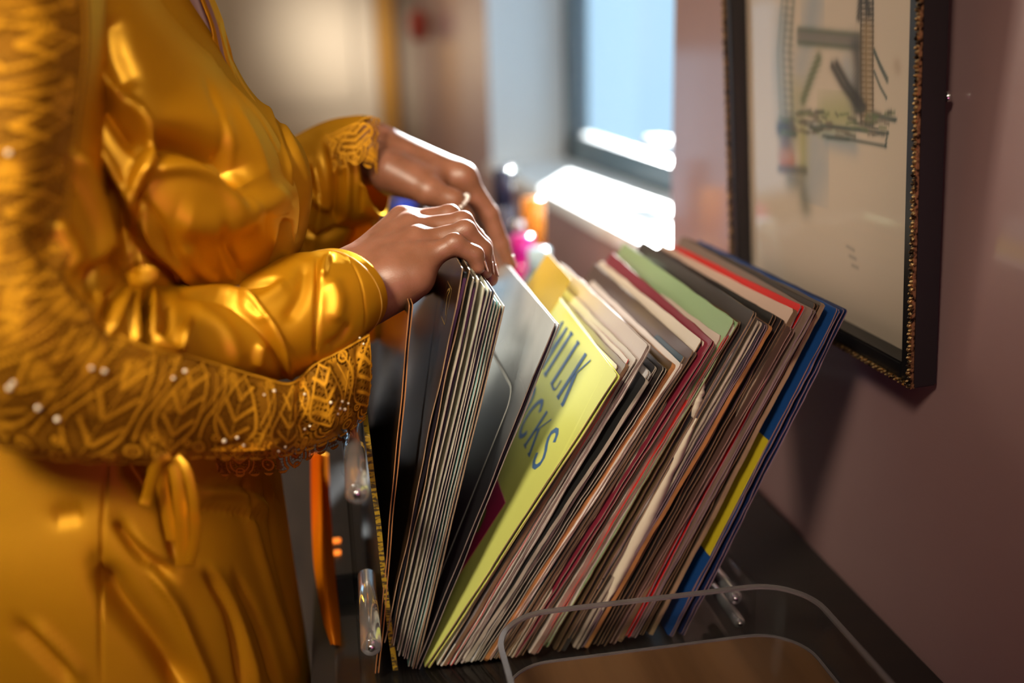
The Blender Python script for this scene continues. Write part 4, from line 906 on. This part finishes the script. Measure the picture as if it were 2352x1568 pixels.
# pearls and crystals sewn on the lace
qp = proj(GL).reshape(-1, 2); gv = GL.reshape(-1, 3); bm = bmesh.new()
for bx, by, br in ((630, 897, 1.3), (607, 906, .8), (515, 1012, 1.5), (545, 1005, 1.2), (425, 852, 1.4), (398, 868, 1.2), (640, 1036, 1.0), (655, 1026, 1.0), (786, 922, 1.2), (792, 940, 1.4), (800, 926, 1.0), (781, 938, 1.3), (776, 950, 1.0), (760, 924, 1.3), (88, 936, 1.8), (132, 963, 1.8), (240, 852, 1.5), (210, 845, 1.4), (20, 890, 1.8), (700, 985, 1.0), (712, 978, 1.0), (560, 1022, 1.0), (700, 905, 1.1), (835, 790, .9), (826, 775, .9), (30, 880, 1.5), (20, 350, 1.8)):
    k = np.argmin(((qp-(bx, by))**2).sum(1)); pnt = gv[k]-unit(gv[k]-C0)*.0008-np.array(person.location)
    bmesh.ops.create_icosphere(bm, subdivisions=2, radius=br*.001, matrix=Matrix.Translation(pnt))
me = bpy.data.meshes.new('mesh'); bm.to_mesh(me); bm.free(); link('lace_pearls', me, mat('lace_pearl', (.85, .72, .50), .12, .3), person, smooth=True, kind='stuff')
# back layer of the sleeve lace, seen below the front one
bk = [((330, 900), (330, 990), (340, 1075), (.68, .68, .68)), ((430, 930), (430, 1010), (440, 1088), (.69, .69, .69)), ((540, 940), (545, 1020), (550, 1096), (.70, .70, .70)), ((640, 930), (645, 1010), (650, 1088), (.71, .71, .71)),
      ((710, 910), (715, 985), (718, 1052), (.725, .725, .725)), ((790, 860), (795, 950), (795, 1015), (.74, .74, .74)), ((850, 780), (855, 860), (845, 930), (.75, .75, .75))]
GB = patch([[(*r_[k], r_[3][k]) for k in range(3)] for r_ in bk], 420, 130, [([(500, 1000), (505, 1090)], 14, 14, .004), ([(600, 1000), (605, 1090)], 14, 14, -.004)])
lace_obj('lace_back_layer', GB, 9, label='back layer of the sleeve lace, in shade')
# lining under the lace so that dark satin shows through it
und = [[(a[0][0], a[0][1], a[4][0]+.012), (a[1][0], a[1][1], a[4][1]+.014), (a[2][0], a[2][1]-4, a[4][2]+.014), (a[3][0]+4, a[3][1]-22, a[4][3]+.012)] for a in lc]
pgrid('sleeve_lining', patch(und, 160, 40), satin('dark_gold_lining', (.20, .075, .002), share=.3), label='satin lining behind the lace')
# ---------- far sleeve
fs = [((430, 330), .93, 150, .05), ((540, 480), .97, 155, .055), ((640, 545), 1.00, 150, .055), ((690, 470), 1.0, 135, .055), ((745, 420), .995, 118, .052), ((800, 395), .99, 118, .050), ((846, 382), .985, 112, .046), ((860, 380), .983, 108, .044)]
C_ = np.array([P(*s_[0], s_[1]) for s_ in fs]); tan = np.gradient(C_, axis=0); tan /= np.linalg.norm(tan, axis=1, keepdims=True)
Cs2, Ts2 = cr(C_, 160), cr(tan, 160); Ts2 /= np.linalg.norm(Ts2, axis=1, keepdims=True); Ra = cr(np.array([s_[2]/F*1.0 for s_ in fs]), 160); Rb = cr(np.array([s_[3] for s_ in fs]), 160)
av2 = dep-Ts2*(Ts2@dep)[:, None]; av2 /= np.linalg.norm(av2, axis=1, keepdims=True); bv2 = np.cross(Ts2, av2)
th2 = np.linspace(0, 2*np.pi, 160, endpoint=False)
G = Cs2[:, None]+av2[:, None]*(-np.cos(th2))[None, :, None]*Rb[:, None, None]+bv2[:, None]*np.sin(th2)[None, :, None]*Ra[:, None, None]
fst = [([(745, 310), (765, 400), (770, 520)], 8, 10, -.008), ([(720, 360), (735, 450), (720, 560)], 10, 10, .007), ([(790, 320), (800, 400), (795, 500)], 8, 8, .006), ([(820, 300), (832, 400), (828, 480)], 6, 6, -.004), ([(690, 520), (740, 540), (800, 520)], 10, 10, -.006), ([(700, 440), (760, 480)], 10, 10, .006)]
pgrid('far_sleeve', fold(G, fst, True), SATIN, wrap=True, solid=.0014, label='satin sleeve of the far arm')
lf = [((745, 312), (760, 350), (765, 395), (.945, .935, .93)), ((800, 288), (808, 330), (812, 380), (.94, .93, .925)), ((846, 266), (852, 320), (856, 390), (.94, .928, .925)), ((872, 272), (868, 330), (866, 400), (.95, .93, .926))]
lace_obj('far_sleeve_lace', patch([[(*r_[k], r_[3][k]) for k in range(3)] for r_ in lf], 150, 110), 5, label='lace trim on the far cuff')
# cloth of the far sleeve hanging down behind the near wrist
hg = [((690, 560), (760, 520), (840, 500), (868, 470), (1.02, 1.0, .985, .99)), ((670, 640), (740, 640), (830, 610), (880, 570), (1.03, 1.01, 1.0, 1.0)), ((680, 720), (760, 720), (850, 700), (895, 660), (1.03, 1.02, 1.01, 1.01)), ((720, 800), (790, 800), (865, 780), (905, 730), (1.03, 1.02, 1.01, 1.01))]
pgrid('far_sleeve_drape', patch([[(*r_[k], r_[4][k]) for k in range(4)] for r_ in hg], 90, 90, [([(740, 540), (760, 640), (770, 760)], 16, 12, .008), ([(800, 530), (820, 640), (830, 760)], 12, 14, -.008), ([(850, 500), (872, 600), (880, 700)], 8, 8, .006)]), SATIN, solid=.0012, label='hanging fold of the far sleeve')
# ---------- ties and tails
def ribbon(name, pts, wpx, **k):
    p = np.array([P(*a) for a in pts]); Gt = tube(p, wpx/F*.62, 14, .35, 60, up=(0, 1, 0)); pgrid(name, Gt, SATIN, wrap=True, **k)
ribbon('waist_tie', [(392, 1048, .602), (362, 1056, .600), (350, 1095, .602), (338, 1140, .606), (332, 1158, .606)], 13, label='short end of the waist tie')
ribbon('waist_tie', [(395, 1050, .606), (408, 1110, .604), (414, 1180, .606), (418, 1250, .610), (420, 1298, .612)], 15, label='long end of the waist tie')
ribbon('waist_tie', [(405, 1048, .603), (430, 1085, .598), (445, 1150, .598), (447, 1230, .603), (436, 1296, .608)], 12, label='looped end of the waist tie')
ribbon('waist_tie', [(385, 1052, .612), (372, 1090, .614), (380, 1160, .616), (395, 1240, .618)], 14)
ribbon('sash_knot', [(300, 640, .590), (330, 625, .582), (350, 628, .582), (330, 645, .582), (302, 648, .588)], 12, label='small knot of the sash')
tl = [((715, 1040), (738, 1040), (752, 1042), (.93, .92, .93)), ((716, 1160), (740, 1160), (758, 1160), (.90, .885, .90)), ((722, 1300), (744, 1300), (768, 1300), (.85, .835, .85)), ((742, 1420), (758, 1420), (780, 1420), (.79, .78, .79)), ((760, 1480), (768, 1480), (782, 1482), (.765, .76, .765))]
pgrid('robe_tail', patch([[(*r_[k], r_[3][k]) for k in range(3)] for r_ in tl], 80, 30), satin('painted_sunglow_satin', (.38, .085, .003), share=.15, trans=.25), solid=.001, label='narrow fold of the robe painted orange like sunlit satin')  # the sunlit glow is put into the orange base colour
